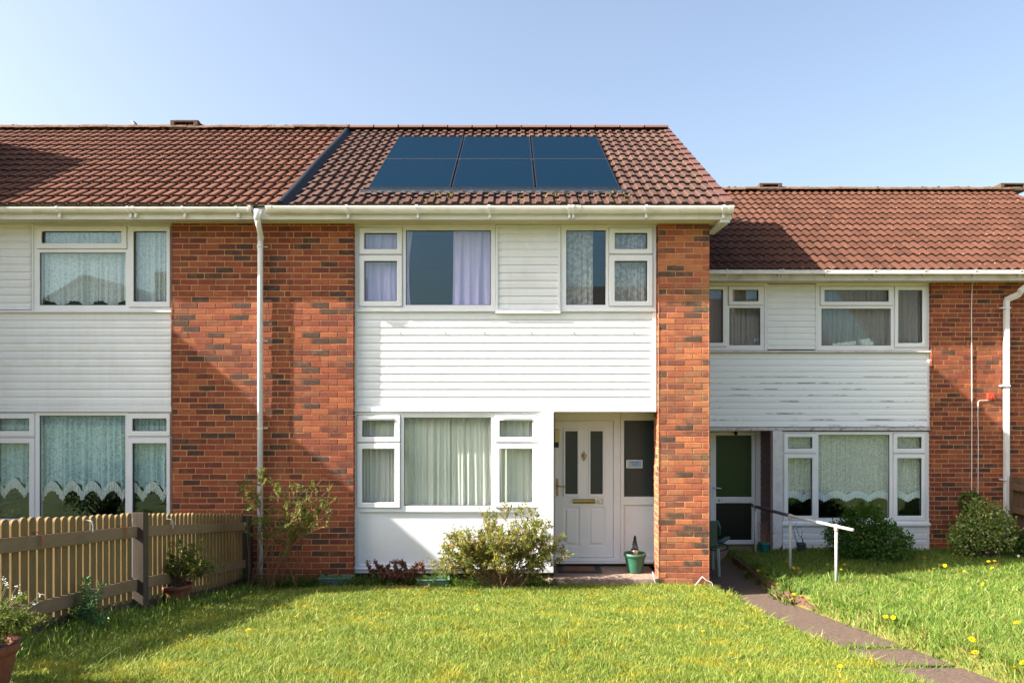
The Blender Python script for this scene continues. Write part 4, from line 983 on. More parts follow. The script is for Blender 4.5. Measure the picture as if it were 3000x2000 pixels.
# things inside the left window
t_ = thing('house_plant', 'dark leaved potted plant with a red bloom on the window ledge', 'house plant', (X(30, .4), .4, .9))
def clump(parent, name, mat, c, r, n, ls, lw, squash=1.0):
    Vs = []
    for _ in range(n):
        d = rng.normal(size=3); d /= np.linalg.norm(d); p = np.array(c) + d * r * rng.uniform(.3, 1) * np.array([1, 1, squash])
        e = np.cross(d, rng.normal(size=3)); e /= np.linalg.norm(e); f = np.cross(d, e) * lw; e = e * ls
        Vs.append([p - e, p + f, p + e, p - f])
    return np_mesh(name, np.array(Vs), 4, mat, parent)
clump(t_, 'foliage', M['lf_conifer'], (X(20, .4), .4, Z(1510, .4)), .1, 60, .04, .03)
clump(t_, 'bloom', M['red'], (X(36, .4), .4, Z(1497, .4)), .03, 30, .015, .012)

# ================================================================== small fittings
def wall_lamp():
    y = .42; q = R(1623, 1256, 1639.4, 1310, y)
    t_ = thing('wall_lamp', 'cream porch lamp with a black base beside the front door', 'lamp', (q[0], y, q[2]))
    MB().box(q[0], q[1], y - .05, y + .05, q[2] + .07, q[3]).build('diffuser', M['lampglass'], t_, bevel=.012)
    MB().box(q[0] - .02, q[0] - .001, y - .055, y + .055, q[2], q[3]).box(q[0], q[1] - .012, y - .045, y + .045, q[2], q[2] + .069).build('base', M['black'], t_, bevel=.006)
wall_lamp()
q = R(1839, 1347, 1883.2, 1371, YD - .02)
t_ = thing('notice', 'small pale blue notice with a white border stuck inside the porch side window', 'notice', (q[0], YD, q[2]))
MB().box(q[0], q[1], YD + .002, YD + .004, q[2], q[3]).box(X(1834.8, YD), X(1837.6, YD), YD + .002, YD + .004, q[2], q[3]).build('card', M['sign_white'], t_)
w_, h_ = q[1] - q[0], q[3] - q[2]
MB().box(q[0] + .05 * w_, q[1] - .06 * w_, YD - .0005, YD + .0015, q[2] + .1 * h_, q[3] - .1 * h_).build('blue_field', M['sign_blue'], t_)
mb = MB()
def word(x0, x1, z0, z1, n):
    for k in range(n):
        a = x0 + (x1 - x0) * k / n; b = a + (x1 - x0) / n * .72
        mb.box(a, a + (b - a) * .35, YD - .002, YD - .0006, z0, z1)
        if k % 3 != 1: mb.box(a + (b - a) * .36, b, YD - .002, YD - .0006, z1 - (z1 - z0) * .3, z1)
        if k % 2: mb.box(a + (b - a) * .36, b, YD - .002, YD - .0006, z0, z0 + (z1 - z0) * .3)
word(q[0] + .22 * w_, q[0] + .78 * w_, q[2] + .65 * h_, q[2] + .8 * h_, 12); word(q[0] + .3 * w_, q[0] + .72 * w_, q[2] + .4 * h_, q[2] + .57 * h_, 9); word(q[0] + .34 * w_, q[0] + .68 * w_, q[2] + .26 * h_, q[2] + .3 * h_, 14)
mb.build('writing', M['sign_ink'], t_)
q = R(2894, 1152, 2913, 1169, YW - .04)
t_ = thing('alarm_box', 'small red box on the brick wall with a white cable', 'alarm box', (q[0], YW, q[2]))
MB().box(q[0], q[1], YW - .05, YW - .002, q[2], q[3]).build('box', M['red'], t_, bevel=.004); MB().lathe([(0, -.02), (.015, 0), (0, .02)], ((q[0] + q[1]) / 2, YW - .052, q[2] + .03), 8).build('entry_grommet', M['red'], t_)
# doormat
t_ = thing('doormat', 'black rubber framed doormat with a brown coir centre on the doorstep', 'doormat', (X(1725, .4), .3, DZ0))
ang = Matrix.Translation((.895, .48, DZ0)) @ Matrix.Rotation(math.radians(-1.5), 4, 'Z')
x0m, x1m = -.29, .29; y0m, y1m = -.2, .225
mb = MB()
for a in ((x0m, x1m, y0m, y0m + .09), (x0m, x1m, y1m - .05, y1m), (x0m, x0m + .08, y0m + .09, y1m - .05), (x1m - .08, x1m, y0m + .09, y1m - .05)): mb.box(a[0], a[1], a[2], a[3], .001, .014, ang)
for k in range(14):
    mb.box(x0m + .02 + k * .04, x0m + .035 + k * .04, y0m + .02, y0m + .07, .0145, .02, ang)
mb.build('rubber_border', M['mat_rub'], t_, weld=False); MB().box(x0m + .081, x1m - .081, y0m + .091, y1m - .051, .001, .012, ang).build('coir_centre', M['mat_coir'], t_)

def pot(name, label, cat, c, r, h, mat, rim=.02, rr=1.0, group=None, soil='soil', n=28):
    t_ = thing(name, label, cat, c, group)
    rb = r * .68
    MB().lathe([(0, 0), (rb, 0), (rb * 1.02, .01), (r * .93, h * .78), (r * .935, h * .8), (r * rr, h * .82), (r * rr + rim * .3, h * .9), (r * rr + rim * .2, h), (r * .9, h), (r * .86, h * .88), (r * .8, h * .86)], c, n).build('body', mat, t_, smooth=False, bevel=0)
    t_.children[0].data.polygons.foreach_set('use_smooth', [True] * len(t_.children[0].data.polygons))
    MB().lathe([(r * .88, h * .85), (r * .5, h * .9), (0, h * .92)], c, n).build('soil', M[soil], t_)
    return t_
gp = Vector((X(1860, .34), .34, DZ0 + .001))
pot('plant_pot', 'green plastic plant pot on the doorstep', 'plant pot', gp, .142, .255, M['greenpot'], .02, 1.0, soil='redsoil')
t_ = thing('inner_pot', 'silver nursery pot standing in the green plant pot', 'plant pot', gp + Vector((0, 0, .23)))
MB().lathe([(0, 0), (.042, 0), (.048, .07), (.045, .07), (.04, .05), (0, .05)], gp + Vector((0, 0, .23)), 20).build('body', M['innerpot'], t_, smooth=True)

# ------------------------------------------------------------------ plants
def leaves_np(P, D, L, W, fold=.25, up=None):
    """diamond leaves: positions P (n,3), directions D, length L, width W arrays"""
    n = len(P); r = rng.normal(size=(n, 3)); r[:, 2] += .8
    S = np.cross(D, r); S /= np.linalg.norm(S, axis=1, keepdims=True) + 1e-9; N = np.cross(S, D)
    L = L[:, None]; W = W[:, None]
    mid = P + D * L * .45 + N * W * fold * .3; tip = P + D * L - N * L * .12
    V = np.stack([P, mid + S * W * .5, tip, mid - S * W * .5], 1)
    return V
def unit(v): return v / (np.linalg.norm(v, axis=-1, keepdims=True) + 1e-9)
def shrub(name, label, cat, base, targets, stem_r, leaf, per, mat, smat, jb=.05, twig=.12, ntw=6, t0=.4, cluster=None, sag=.0, group=None, sw=None, tw_leaf=True):
    t_ = thing(name, label, cat, base, group); sm = MB(); P, D = [], []
    base = np.array(base)
    for tg in targets:
        tg = np.array(tg); b = base + np.array([rng.normal() * jb, rng.normal() * jb * .6, 0])
        ctl = b + (tg - b) * .45 + np.array([0, 0, .18 * np.linalg.norm(tg - b)]) + rng.normal(size=3) * .03
        pts = []
        for k in range(9):
            u = k / 8; pts.append((1 - u) ** 2 * b + 2 * u * (1 - u) * ctl + u * u * tg + rng.normal(size=3) * .006 * (k > 0))
        L = np.linalg.norm(tg - b)
        sm.tube(pts, [stem_r * (1 - .75 * k / 8) for k in range(9)], 5, cap=False)
        pts = np.array(pts)
        for _ in range(ntw):
            u = rng.uniform(t0, 1) * 8; i = min(int(u), 7); p = pts[i] + (pts[i + 1] - pts[i]) * (u - i)
            dr = unit(unit(pts[i + 1] - pts[i]) * .9 + rng.normal(size=3) * .75 + np.array([0, 0, .3])); ln = twig * rng.uniform(.5, 1.3)
            q = p + dr * ln; sm.tube([p, (p + q) / 2 + rng.normal(size=3) * .008, q], [stem_r * .4, stem_r * .3, stem_r * .15], 4, cap=False)
            for _ in range(per):
                w = rng.uniform(.15, 1) if tw_leaf else rng.uniform(.7, 1); P.append(p + dr * ln * w); D.append(unit(dr * .6 + rng.normal(size=3) * .7 + np.array([0, 0, .15])))
    sm.build('stems', smat, t_, weld=False, smooth=True)
    P, D = np.array(P), np.array(D); n = len(P); L = leaf[0] * rng.uniform(.6, 1.25, n); W = leaf[1] * rng.uniform(.7, 1.2, n)
    np_mesh('foliage', leaves_np(P, D, L, W), 4, mat, t_)
    return t_
def env_targets(base, poly, n, dy, lo=.45):
    """targets inside an outline given as (dx, z) upper silhouette samples"""
    px = np.array([p[0] for p in poly]); pz = np.array([p[1] for p in poly]); out = []
    while len(out) < n:
        dx = rng.uniform(px[0], px[-1]); top = np.interp(dx, px, pz); f = rng.uniform(lo, 1) ** .7
        out.append((base[0] + dx, base[1] + rng.normal() * dy * (1.1 - .5 * f), base[2] + top * f))
    return out
# shrub in front of the porch post
yb = -.42; b = (X(1478, yb), yb, zg1(X(1478, yb), yb) - .01)
shrub('shrub', 'loose olive-green shrub with many thin stems in front of the white panel and porch post', 'shrub', b,
      env_targets(b, [(-.88, .42), (-.75, .58), (-.55, .74), (-.35, .84), (-.2, .93), (0, .98), (.2, .99), (.35, .95), (.5, .86), (.62, .8), (.78, .62)], 120, .24, .3), .005, (.055, .017), 12, M['lf_spiraea'], M['stem'], .1, .13, 8, .42)
# low green growth around its foot
def weed_patch(name, label, cat, pts, n, ls, lw, mat, r, h, kind=None, group=None):
    P, D = [], []
    for (x, y) in pts:
        for _ in range(n):
            a = rng.uniform(0, 2 * math.pi); rr = r * math.sqrt(rng.uniform(0, 1)); xx, yy = x + rr * math.cos(a), y + rr * math.sin(a)
            P.append((xx, yy, zg1(xx, yy) + rng.uniform(0, h) * (1.1 - rr / r))); D.append(unit(np.array([math.cos(a), math.sin(a), rng.uniform(-.1, 1.2)]) + rng.normal(size=3) * .4))
    P, D = np.array(P), np.array(D); k = len(P)
    o = np_mesh(name, leaves_np(P, D, ls * rng.uniform(.6, 1.3, k), lw * rng.uniform(.7, 1.3, k)), 4, mat)
    return tag(o, label, cat, group, kind)
weed_patch('ground_cover', 'low green leaves and weeds at the foot of the wall', 'ground cover', [(X(u, -.25), rng.uniform(-.42, -.12)) for u in list(range(720, 960, 14)) + list(range(1010, 1290, 12)) + list(range(1300, 1620, 18))], 70, .055, .026, M['lf_weed'], .11, .2, kind='stuff')
# berberis at the downpipe
yb = -.45; b = (X(800, yb), yb, .08)
tg = [(X(u, yj), yj, Z(v, yj)) for yj, (u, v) in [(-1.15 + rng.normal() * .2, p) for p in [(720, 1440), (712, 1420), (735, 1400), (760, 1385), (772, 1372), (790, 1400), (728, 1470), (745, 1455), (826, 1412), (812, 1440), (850, 1430), (868, 1445), (880, 1425), (905, 1455), (948, 1395), (930, 1440), (962, 1440), (940, 1480), (975, 1470), (925, 1500), (900, 1500), (870, 1485), (955, 1500), (978, 1502), (850, 1520), (790, 1500), (955, 1540), (830, 1480), (905, 1530)]]]
shrub('shrub', 'straggly thorny shrub with bare arching stems by the downpipe', 'shrub', b, tg, .0055, (.03, .018), 20, M['lf_berb'], M['paletwig'], .17, .13, 10, .45)
# potted shrub by the fence post
pb = ray_ground(515, 1772); 
pot('plant_pot', 'cracked terracotta pot on the lawn against the fence post', 'plant pot', pb, .155, .21, M['terracotta'], .012, 1.02)
pc = pb + Vector((0, 0, .19))
shrub('potted_shrub', 'small leafy shrub with orange tips growing in the cracked terracotta pot', 'plant', pc, env_targets(pc, [(-.33, .22), (-.2, .38), (0, .42), (.14, .46), (.32, .3), (.46, .2)], 46, .12, .35), .004, (.036, .017), 8, M['lf_pot'], M['stem'], .06, .08, 6, .3)
pb2 = Vector((-2.62, CAMY + 3.9, 0)); pb2.z = zg1(pb2.x, pb2.y)
pot('plant_pot', 'large terracotta pot cut off by the lower left corner of the photo', 'plant pot', pb2, .155, .25, M['terracotta'], .014, 1.02)
pc2 = pb2 + Vector((0, 0, .25))
shrub('potted_shrub', 'fine-leaved plant with tiny white flowers in the corner terracotta pot', 'plant', pc2, env_targets(pc2, [(-.22, .14), (-.1, .24), (.03, .25), (.15, .16), (.24, .09)], 55, .1, .3), .003, (.022, .006), 16, M['lf_heath'], M['stem'], .05, .07, 8, .3)
hp = bpy.data.objects[[o.name for o in bpy.data.objects if o.name.startswith('potted_shrub')][-1]]
fs = MB()
for (u, v) in ((12, 1696), (20, 1705), (22, 1713), (50, 1716), (60, 1737), (120, 1740), (100, 1770), (45, 1748)):
    p = Vector((X(u, pb2.y), pb2.y, Z(v, pb2.y))); fl = MB()
    for _ in range(7): d = Vector(rng.normal(size=3) * .008); fl.lathe([(0, -.0015), (.0035, .0005), (0, .0015)], p + d * .9, 6)
    fl.build('flower', M['white_petal'], hp, weld=False)
    fs.tube([pc2 + (p - pc2) * .4, p], .0012, 3)
fs.build('flower_stalk', M['dstem'], hp, weld=False)
# spurge
sp_ = ray_ground(250, 1835)
t_ = thing('spurge', 'blue-green spurge with whorled narrow leaves against the picket fence', 'plant', sp_); sm = MB(); P, D = [], []
for (dx, dz) in ((-.14, .28), (-.06, .33), (0, .36), (.07, .37), (.12, .34), (.03, .2), (.08, .18), (-.1, .12), (.0, .12), (-.18, .1), (.2, .12)):
    p0 = np.array(sp_) + rng.normal(size=3) * [.03, .03, 0]; p1 = p0 + np.array([dx + rng.normal() * .02, rng.normal() * .06, dz])
    sm.tube([p0, (p0 + p1) / 2 + [0, 0, .02], p1], .004, 5)
    ax = unit(p1 - p0)
    for k in range(60):
        u = .25 + .75 * k / 59; a = k * 2.4; e1 = unit(np.cross(ax, [0.1, 1, .2])); e2 = np.cross(ax, e1)
        P.append(p0 + (p1 - p0) * u); D.append(unit(e1 * math.cos(a) + e2 * math.sin(a) + ax * (.1 + .9 * (u > .92))))
sm.build('stems', M['dstem'], t_, weld=False); n = len(P)
np_mesh('foliage', leaves_np(np.array(P), np.array(D), .06 * rng.uniform(.7, 1.2, n), .013 * np.ones(n)), 4, M['lf_spurge'], t_)
# dense bushes at the set-back house
def bush(name, label, base, lobes, n, leaf, mat, group=None):
    t_ = thing(name, label, 'bush', base, group); P, D = [], []; tot = sum(r[3] * r[4] for r in lobes)
    for (dx, dy, dz, rx, rz) in lobes:
        m = int(n * rx * rz / tot); d = unit(rng.normal(size=(m, 3))); ph = rng.uniform(0, 6, 3)
        lump = 1 + .2 * np.sin(d[:, 0] * 7 + ph[0]) * np.sin(d[:, 2] * 8 + ph[1]) + .12 * np.sin(d[:, 0] * 17 + ph[2]) * np.sin(d[:, 2] * 19 + ph[1]) + .1 * rng.normal(size=m) + .22 * (rng.uniform(0, 1, m) < .05)
        rad = (rng.uniform(.35, 1, m) ** .4) * lump
        p = d * rad[:, None] * np.array([rx, rx * .8, rz]) + np.array(base) + [dx, dy, dz]
        ok = p[:, 2] > base[2] - .02; P.append(p[ok]); D.append(unit(d[ok] + rng.normal(size=(ok.sum(), 3)) * .8 + [0, 0, .3]))
    P, D = np.concatenate(P), np.concatenate(D); k = len(P)
    sm = MB()
    for i in rng.integers(0, k, 70):
        b0 = np.array(base) + rng.normal(size=3) * [.08, .06, 0]; sm.tube([b0, b0 * .45 + P[i] * .55 + [0, 0, .06], P[i]], [.009, .006, .003], 4, cap=False)
    sm.build('stems', M['darktwig'], t_, weld=False)
    np_mesh('foliage', leaves_np(P, D, leaf[0] * rng.uniform(.6, 1.3, k), leaf[1] * rng.uniform(.7, 1.2, k)), 4, mat, t_)
    return t_
yb = 1.75; b = (X(2535, yb), yb, zg1(X(2535, yb), yb)); s_ = (yb - CAMY) / F
bush('bush', 'dark green rounded bush below the lace-curtained window', b, [(0, 0, .42, .38, .38), (-.3, 0, .34, .28, .27), (.33, 0, .33, .28, .25), (.03, 0, .62, .22, .2), (.1, -.1, .25, .5, .25), (-.48, 0, .4, .12, .14), (.6, 0, .3, .1, .1), (-.2, 0, .66, .12, .12)], 6500, (.05, .03), M['lf_dark'])
yb = 1.9; b = (X(2880, yb), yb, zg1(X(2880, yb), yb))
bv = bush('bush', 'variegated cream and green bush in front of the brick wall with the red box', b, [(-.05, 0, .42, .36, .34), (.1, 0, .62, .26, .24), (-.25, 0, .3, .24, .24), (.25, 0, .32, .26, .26), (.35, 0, .5, .12, .14), (-.1, 0, .8, .1, .1), (-.42, 0, .3, .1, .1)], 5500, (.045, .028), M['lf_var'])
yb = 2.1; b = (X(2850, yb), yb, zg1(X(2850, yb), yb))
bush('bush', 'leafy mid-green sapling rising behind the variegated bush', b, [(-.05, 0, .82, .16, .16), (.05, 0, .7, .14, .2), (.5, -.25, .15, .22, .16), (.62, -.2, .28, .14, .12)], 1500, (.05, .03), M['lf_mid'])
for lab, bx_, by_ in (('dark garden shrub beyond the fence, mirrored in the wide lace-curtained pane', -6.6, -2.6), ('second dark garden shrub mirrored in the lace-curtained pane, nearer the brick', -5.6, -3.4)):
    b = (bx_, by_, zg1(bx_, by_)); bush('bush', lab, b, [(0, 0, .45, .6, .45), (.4, .1, .6, .35, .3), (-.5, 0, .5, .35, .35)], 1500, (.07, .035), M['lf_dark'])
# conifer
cp = gp + Vector((0, 0, .285)); t_ = thing('conifer', 'tiny cone-shaped conifer in the silver sleeve on the doorstep', 'plant', cp)
P, D = [], []
for k in range(900):
    u = rng.uniform(0, 1) ** 1.3; a = rng.uniform(0, 6.28); r = .055 * (1 - u) * (.75 + .25 * math.sin(u * 34)) * rng.uniform(.5, 1)
    P.append(np.array(cp) + [r * math.cos(a), r * math.sin(a), u * .19]); D.append(unit(np.array([math.cos(a), math.sin(a), .5]) + rng.normal(size=3) * .3))
np_mesh('foliage', leaves_np(np.array(P), np.array(D), np.full(900, .016), np.full(900, .006)), 4, M['lf_conifer'], t_); MB().tube([cp - Vector((0, 0, .03)), cp + Vector((0, 0, .18))], .004, 5).build('stem', M['darktwig'], t_)
# dead fern
fb = Vector((X(1160, -.22), -.22, zg1(X(1160, -.22), -.22))); t_ = thing('fern', 'withered brown fern with curled fronds at the foot of the white panel', 'plant', fb); sm = MB(); P, D = [], []
fr_px = [[(1160 + 8 * k, 1696), (1110 + 14 * k, 1668 + (k * 37) % 16), (1090 + 16 * k, 1672 + (k * 53) % 18)] for k in range(9)] + [[(1120, 1690), (1085, 1675), (1078, 1643)], [(1125, 1690), (1110, 1668), (1098, 1645)], [(1135, 1690), (1118, 1660), (1112, 1660)], [(1150, 1690), (1185, 1655), (1178, 1643), (1148, 1646)], [(1170, 1690), (1160, 1662), (1158, 1655)], [(1200, 1672), (1222, 1652), (1237, 1648), (1243, 1682)], [(1170, 1692), (1135, 1665), (1138, 1655)], [(1190, 1690), (1188, 1655), (1170, 1645)], [(1150, 1695), (1210, 1690), (1240, 1683)], [(1150, 1695), (1205, 1668), (1235, 1665)]]
for f in fr_px:
    yj = -.22 + rng.normal() * .06; pts = [Vector((X(u, yj), yj + rng.normal() * .02, Z(v, yj))) for u, v in f]
    fine = []
    for a, b2 in zip(pts[:-1], pts[1:]):
        for k in range(6): fine.append(a.lerp(b2, k / 6))
    fine.append(pts[-1]); sm.tube(fine, [.007 * (1 - .6 * i / len(fine)) for i in range(len(fine))], 5)
    for p in fine:
        for _ in range(16): P.append(np.array(p) + rng.normal(size=3) * .009); D.append(unit(rng.normal(size=3) + [0, 0, -.3]))
sm.build('fronds', M['paletwig'], t_, weld=False); n = len(P); np_mesh('foliage', leaves_np(np.array(P), np.array(D), .03 * rng.uniform(.5, 1.4, n), .018 * np.ones(n)), 4, M['deadleaf'], t_)
# troughs
def trough(label, u0, u1, v, y, rot):
    x0, x1 = X(u0, y), X(u1, y); L = x1 - x0; c = Vector(((x0 + x1) / 2, y, Z(v, y))); t_ = thing('planter', label, 'planter', c, 'green window-box planters')
    Mx = Matrix.Translation(c) @ Matrix.Rotation(rot, 4, 'Z'); mb = MB(); h = .14; wt, wb = .09, .065; lt, lb_ = L / 2, L / 2 - .03
    def ring(l, w, z): return [Mx @ Vector((sx * l, sy * w, z)) for sx, sy in ((-1, -1), (1, -1), (1, 1), (-1, 1))]
    rs_ = [ring(lb_, wb, -h), ring(lt - .012, wt - .012, -.018), ring(lt, wt, -.018), ring(lt, wt, 0), ring(lt - .016, wt - .016, 0), ring(lt - .03, wt - .03, -.05)]
    for a, b2 in zip(rs_[:-1], rs_[1:]):
        for k in range(4): mb.poly([a[k], a[(k + 1) % 4], b2[(k + 1) % 4], b2[k]])
    mb.poly(rs_[0]); mb.build('body', M['trough'], t_, bevel=.005); MB().poly(ring(lt - .025, wt - .025, -.03)).build('soil', M['soil'], t_)
    P, D = [], []
    for _ in range(90): p = Mx @ Vector((rng.uniform(-lt, lt) * .9, rng.uniform(-wt, wt) * .7, -.03)); P.append(p); D.append(unit(np.array([rng.normal() * .4, rng.normal() * .4, 1])))
    np_mesh('weeds', leaves_np(np.array(P), np.array(D), rng.uniform(.03, .1, 90), np.full(90, .006)), 4, M['lf_weed'], t_)
trough('dark green planter half hidden in the shaded grass beside the brick wall', 936, 1030, 1688, -.2, 0)
trough('faded green planter tilted on the bed at the edge of the sunny lawn', 1222, 1318, 1692, -.32, math.radians(5))

# ================================================================== picket fence
FX = -3.4
ftop = lambda y: np.interp(-y, [0, .05, 2.9, 4.7, 8], [.93, .93, 1.37, 1.61, 2.0])
gz = lambda y: zg1(FX, y)
fence = thing('picket_fence', 'weathered wooden picket fence with rounded tops running out from the wall', 'fence', (FX, -2.9, .5))
def rail(y0, y1, off0, w, x):
    z0, z1 = ftop(y0) - off0, ftop(y1) - off0; m = MB()
    m.v += [(x0, y, z) for x0 in (x, x + .035) for (y, z) in ((y0, z0), (y0, z0 - w), (y1, z1 - w), (y1, z1))]
    for f in ((0, 1, 2, 3), (4, 7, 6, 5), (0, 4, 5, 1), (1, 5, 6, 2), (2, 6, 7, 3), (0, 3, 7, 4)): m.f.append(f); m.mi.append(0)
    m.build('rail', M['rail'], fence, bevel=.004)
for (y0, y1) in ((-.12, -2.88), (-2.98, -5.9), (-6.0, -8.7)):
    rail(y0, y1, .115, .1, FX + .012); rail(y0, y1, .585, .1, FX + .012)
    m = MB(); m.v += [(x0, y, z) for x0 in (FX - .02, FX + .005) for (y, z) in ((y0, gz(y0) + .12), (y0, gz(y0) - .1), (y1, gz(y1) - .1), (y1, gz(y1) + .12))]
    for f in ((0, 1, 2, 3), (4, 7, 6, 5), (0, 4, 5, 1), (1, 5, 6, 2), (2, 6, 7, 3), (0, 3, 7, 4)): m.f.append(f); m.mi.append(0)
    m.build('gravel_board', M['post'], fence)
for yp in (-.06, -2.93, -5.95, -8.75):
    zt = ftop(yp) + (.005 if yp < -1 else -.03)
    m = MB().box(FX - .0, FX + .1, yp - .05, yp + .05, gz(yp) - .2, zt)
    for i, p in enumerate(m.v):
        if p[2] > zt - .001: m.v[i] = (p[0], p[1], zt + (.012 if p[1] < yp else -.012))
    m.build('post', M['post'], fence, bevel=.004)
y = -.14; pk = 0
while y > -8.6:
    if abs(y + 2.93) > .085 and abs(y + 5.95) > .085:
        zt = ftop(y) + random.uniform(-.006, .006); zb = gz(y) + .09; w = .081; th = .021; m = MB(); n = 7
        out = [(y - w / 2, zb), (y + w / 2, zb)] + [(y + w / 2 * math.cos(t), zt - .035 + .035 * math.sin(t)) for t in [math.pi * k / n for k in range(n + 1)]]
        xj = FX - .012 + random.uniform(-.002, .002)
        b0 = len(m.v); k = len(out); m.v += [(xj, a, c) for a, c in out] + [(xj + th, a, c) for a, c in out]
        m.f.append(tuple(range(k))); m.f.append(tuple(reversed(range(k, 2 * k)))); m.mi += [0, 0]
        for i in range(k): j = (i + 1) % k; m.f.append((i, i + k, j + k, j)); m.mi.append(0)
        m.build('picket', M['picket'], fence)
        pk += 1
    y -= .1005
# hooks on the fence
def hook(label, u, v, y, mat, top_off):
    x = FX + .03; z = ftop(y) - top_off; t_ = thing('pot_hook', label, 'hook', (x, y, z), 'hooks hanging on the fence')
    m = MB(); pts = [(x - .06, z - .05), (x - .055, z + .0), (x - .03, z + .012), (x, z + .012), (x + .03, z + .004), (x + .04, z - .03), (x + .04, z - .08)]
    for (a, b2) in zip(pts[:-1], pts[1:]):
        dx, dz_ = b2[0] - a[0], b2[1] - a[1]; l = math.hypot(dx, dz_); nx, nz_ = -dz_ / l * .003, dx / l * .003
        m.v += [(p[0] + s * nx, y + w, p[1] + s * nz_) for w in (-.008, .008) for p, s in ((a, 0), (b2, 0), (b2, 1), (a, 1))]; n = len(m.v) - 8
        for f in ((0, 1, 2, 3), (4, 7, 6, 5), (0, 4, 5, 1), (1, 5, 6, 2), (2, 6, 7, 3), (0, 3, 7, 4)): m.f.append(tuple(n + i for i in f)); m.mi.append(0)
    m.build('strap', mat, t_)
hook('rust-red strap hook on the fence rail at the left edge', 0, 0, -4.45, M['rust'], .115)
hook('rust-red strap hook on the fence rail next to the tall post', 0, 0, -3.22, M['rust'], .115)
hook('pale grey hook over a picket top in the nearer fence panel', 0, 0, -3.78, M['hookblue'], .05)
hook('white hook over a picket top in the farther fence panel', 0, 0, -2.3, M['hookblue'], .07)

# fence at the right edge
fr3 = thing('timber_fence', 'brown timber fence cut off by the right edge', 'fence', (8.0, 2.0, 0))
yy = 2.42
mb = MB()
for k in range(14):
    xk = X(3000, 2.1) + .02; yk = 2.35 - k * .12; zt = 1.12 + .015 * k
    mb.box(xk + .03, xk + .05, yk - .05, yk + .05, -.02, zt)
mb.build('boards', M['brownwood'], fr3, weld=False)
for zc in (.3, .62, .98):
    MB().box(X(2996, 2.1) - .02, X(2996, 2.1) + .04, .8, 2.38, zc - .05, zc + .05).build('rail', M['brownwood'], fr3, bevel=.01)
MB().box(X(3004, 2.1), X(3004, 2.1) + .09, 2.4, 2.49, -.05, 1.12).build('post', M['brownwood'], fr3)

# ================================================================== handrail
hr = thing('handrail', 'white metal pipe handrail with a dark grip sloping down beside the path', 'handrail', (4.1, 1.3, 0))
def at(u, v, y): return Vector((X(u, y), y, Z(v, y)))
r0, r1, r2, r3_, r4 = at(2200, 1478, 2.45), at(2213, 1483, 2.2), at(2315, 1510, .9), at(2450, 1541, .05), at(2500, 1552, -.22)
MB().tube([r2 + (r1 - r2) * .04, r2, r3_, r4], .02, 14).build('rail', M['galv'], hr, smooth=True)
hr.children[0].data.polygons.foreach_set('use_smooth', [True] * len(hr.children[0].data.polygons))
MB().tube([r0, r1, r2 + (r1 - r2) * .05], .0235, 14).build('grip', M['grip'], hr, smooth=True)
for p in (r1, r2, r3_):
    pz = zg1(p.x, p.y) - .1; po = MB().tube([(p.x, p.y, pz), (p.x, p.y, p.z)], .019, 12).build('post', M['galv'], hr, smooth=True)
    MB().tube([(p.x, p.y, p.z - .055), (p.x, p.y, p.z - .02)], .027, 12).tube([p + (r2 - r1).normalized() * -.035, p + (r2 - r1).normalized() * .035], .0275, 12).build('pipe_fitting', M['galv'], po, smooth=True)
MB().lathe([(0, -.004), (.02, 0), (0, .004)], r4, 10).build('end_cap', M['brass'], hr)

# brick edging between path and right lawn
be = thing('brick_edging', 'low red brick edging between the path and the dandelion lawn', 'edging', (3.45, -.2, 0))
mb = MB()
for k in range(16):
    yk = 1.9 - k * .228; z0 = -.15 + .135 * max(0, -yk); M_ = Matrix.Translation((3.42, yk, z0)) @ Matrix.Rotation(random.uniform(-.06, .06), 4, 'Z') @ Matrix.Rotation(random.uniform(-.05, .05), 4, 'Y')
    if yk > -1.35: mb.box(-.05, .05, -.108, .108, -.1, .1 - .045 * (yk < -.9), M_)
mb.build('bricks', M['edgebrick'], be, weld=False, bevel=.006)
MB().box(-2.0, -1.05, -.5, -.44, zg1(-1.5, -.47) - .05, zg1(-1.5, -.47) + .03).build('brick_border', M['terracotta'])
tag(bpy.data.objects['brick_border'], 'strip of red bricks half buried in front of the withered fern', 'edging')
bpy.data.objects['brick_border'].location = (.05, .02, 0)

# plastic chair behind the pier
cy = 1.35; cx = X(2092, cy) - .22; cz = -.15
ch = thing('plastic_chair', 'dark green plastic garden chair mostly hidden behind the brick pier', 'chair', (cx, cy, cz))
def leg(x, y, s): MB().tube([(x, y, cz), (x - s * .02, y, cz + .4)], [.02, .03], 6).build('leg', M['chairleg'], ch)
leg(cx + .24, cy - .2, 1); leg(cx + .26, cy + .22, 1); leg(cx - .2, cy - .2, -1); leg(cx - .2, cy + .22, -1)
MB().box(cx - .22, cx + .24, cy - .24, cy + .24, cz + .4, cz + .43).build('seat', M['chair'], ch, bevel=.012)
MB().box(cx - .2, cx + .2, cy - .27, cy - .24, cz + .43, cz + .8).build('backrest', M['chair'], ch, bevel=.014)
MB().tube([(cx + .2, cy - .25, cz + .8), (cx + .235, cy - .25, cz + .7), (cx + .235, cy - .22, cz + .6), (cx + .25, cy + .1, cz + .58), (cx + .24, cy + .24, cz + .42)], .02, 8).build('armrest', M['chair'], ch, smooth=True)
hz = thing('garden_hose', 'dark green hose and nozzle lying over the plastic chair', 'hose', (cx + .3, cy, cz + .45))
MB().tube([(cx + .2, cy, cz + .44), (cx + .33, cy, cz + .46), (cx + .4, cy, cz + .5), (cx + .45, cy, cz + .52)], [.02, .035, .03, .015], 8).build('nozzle', M['chair'], hz, smooth=True)
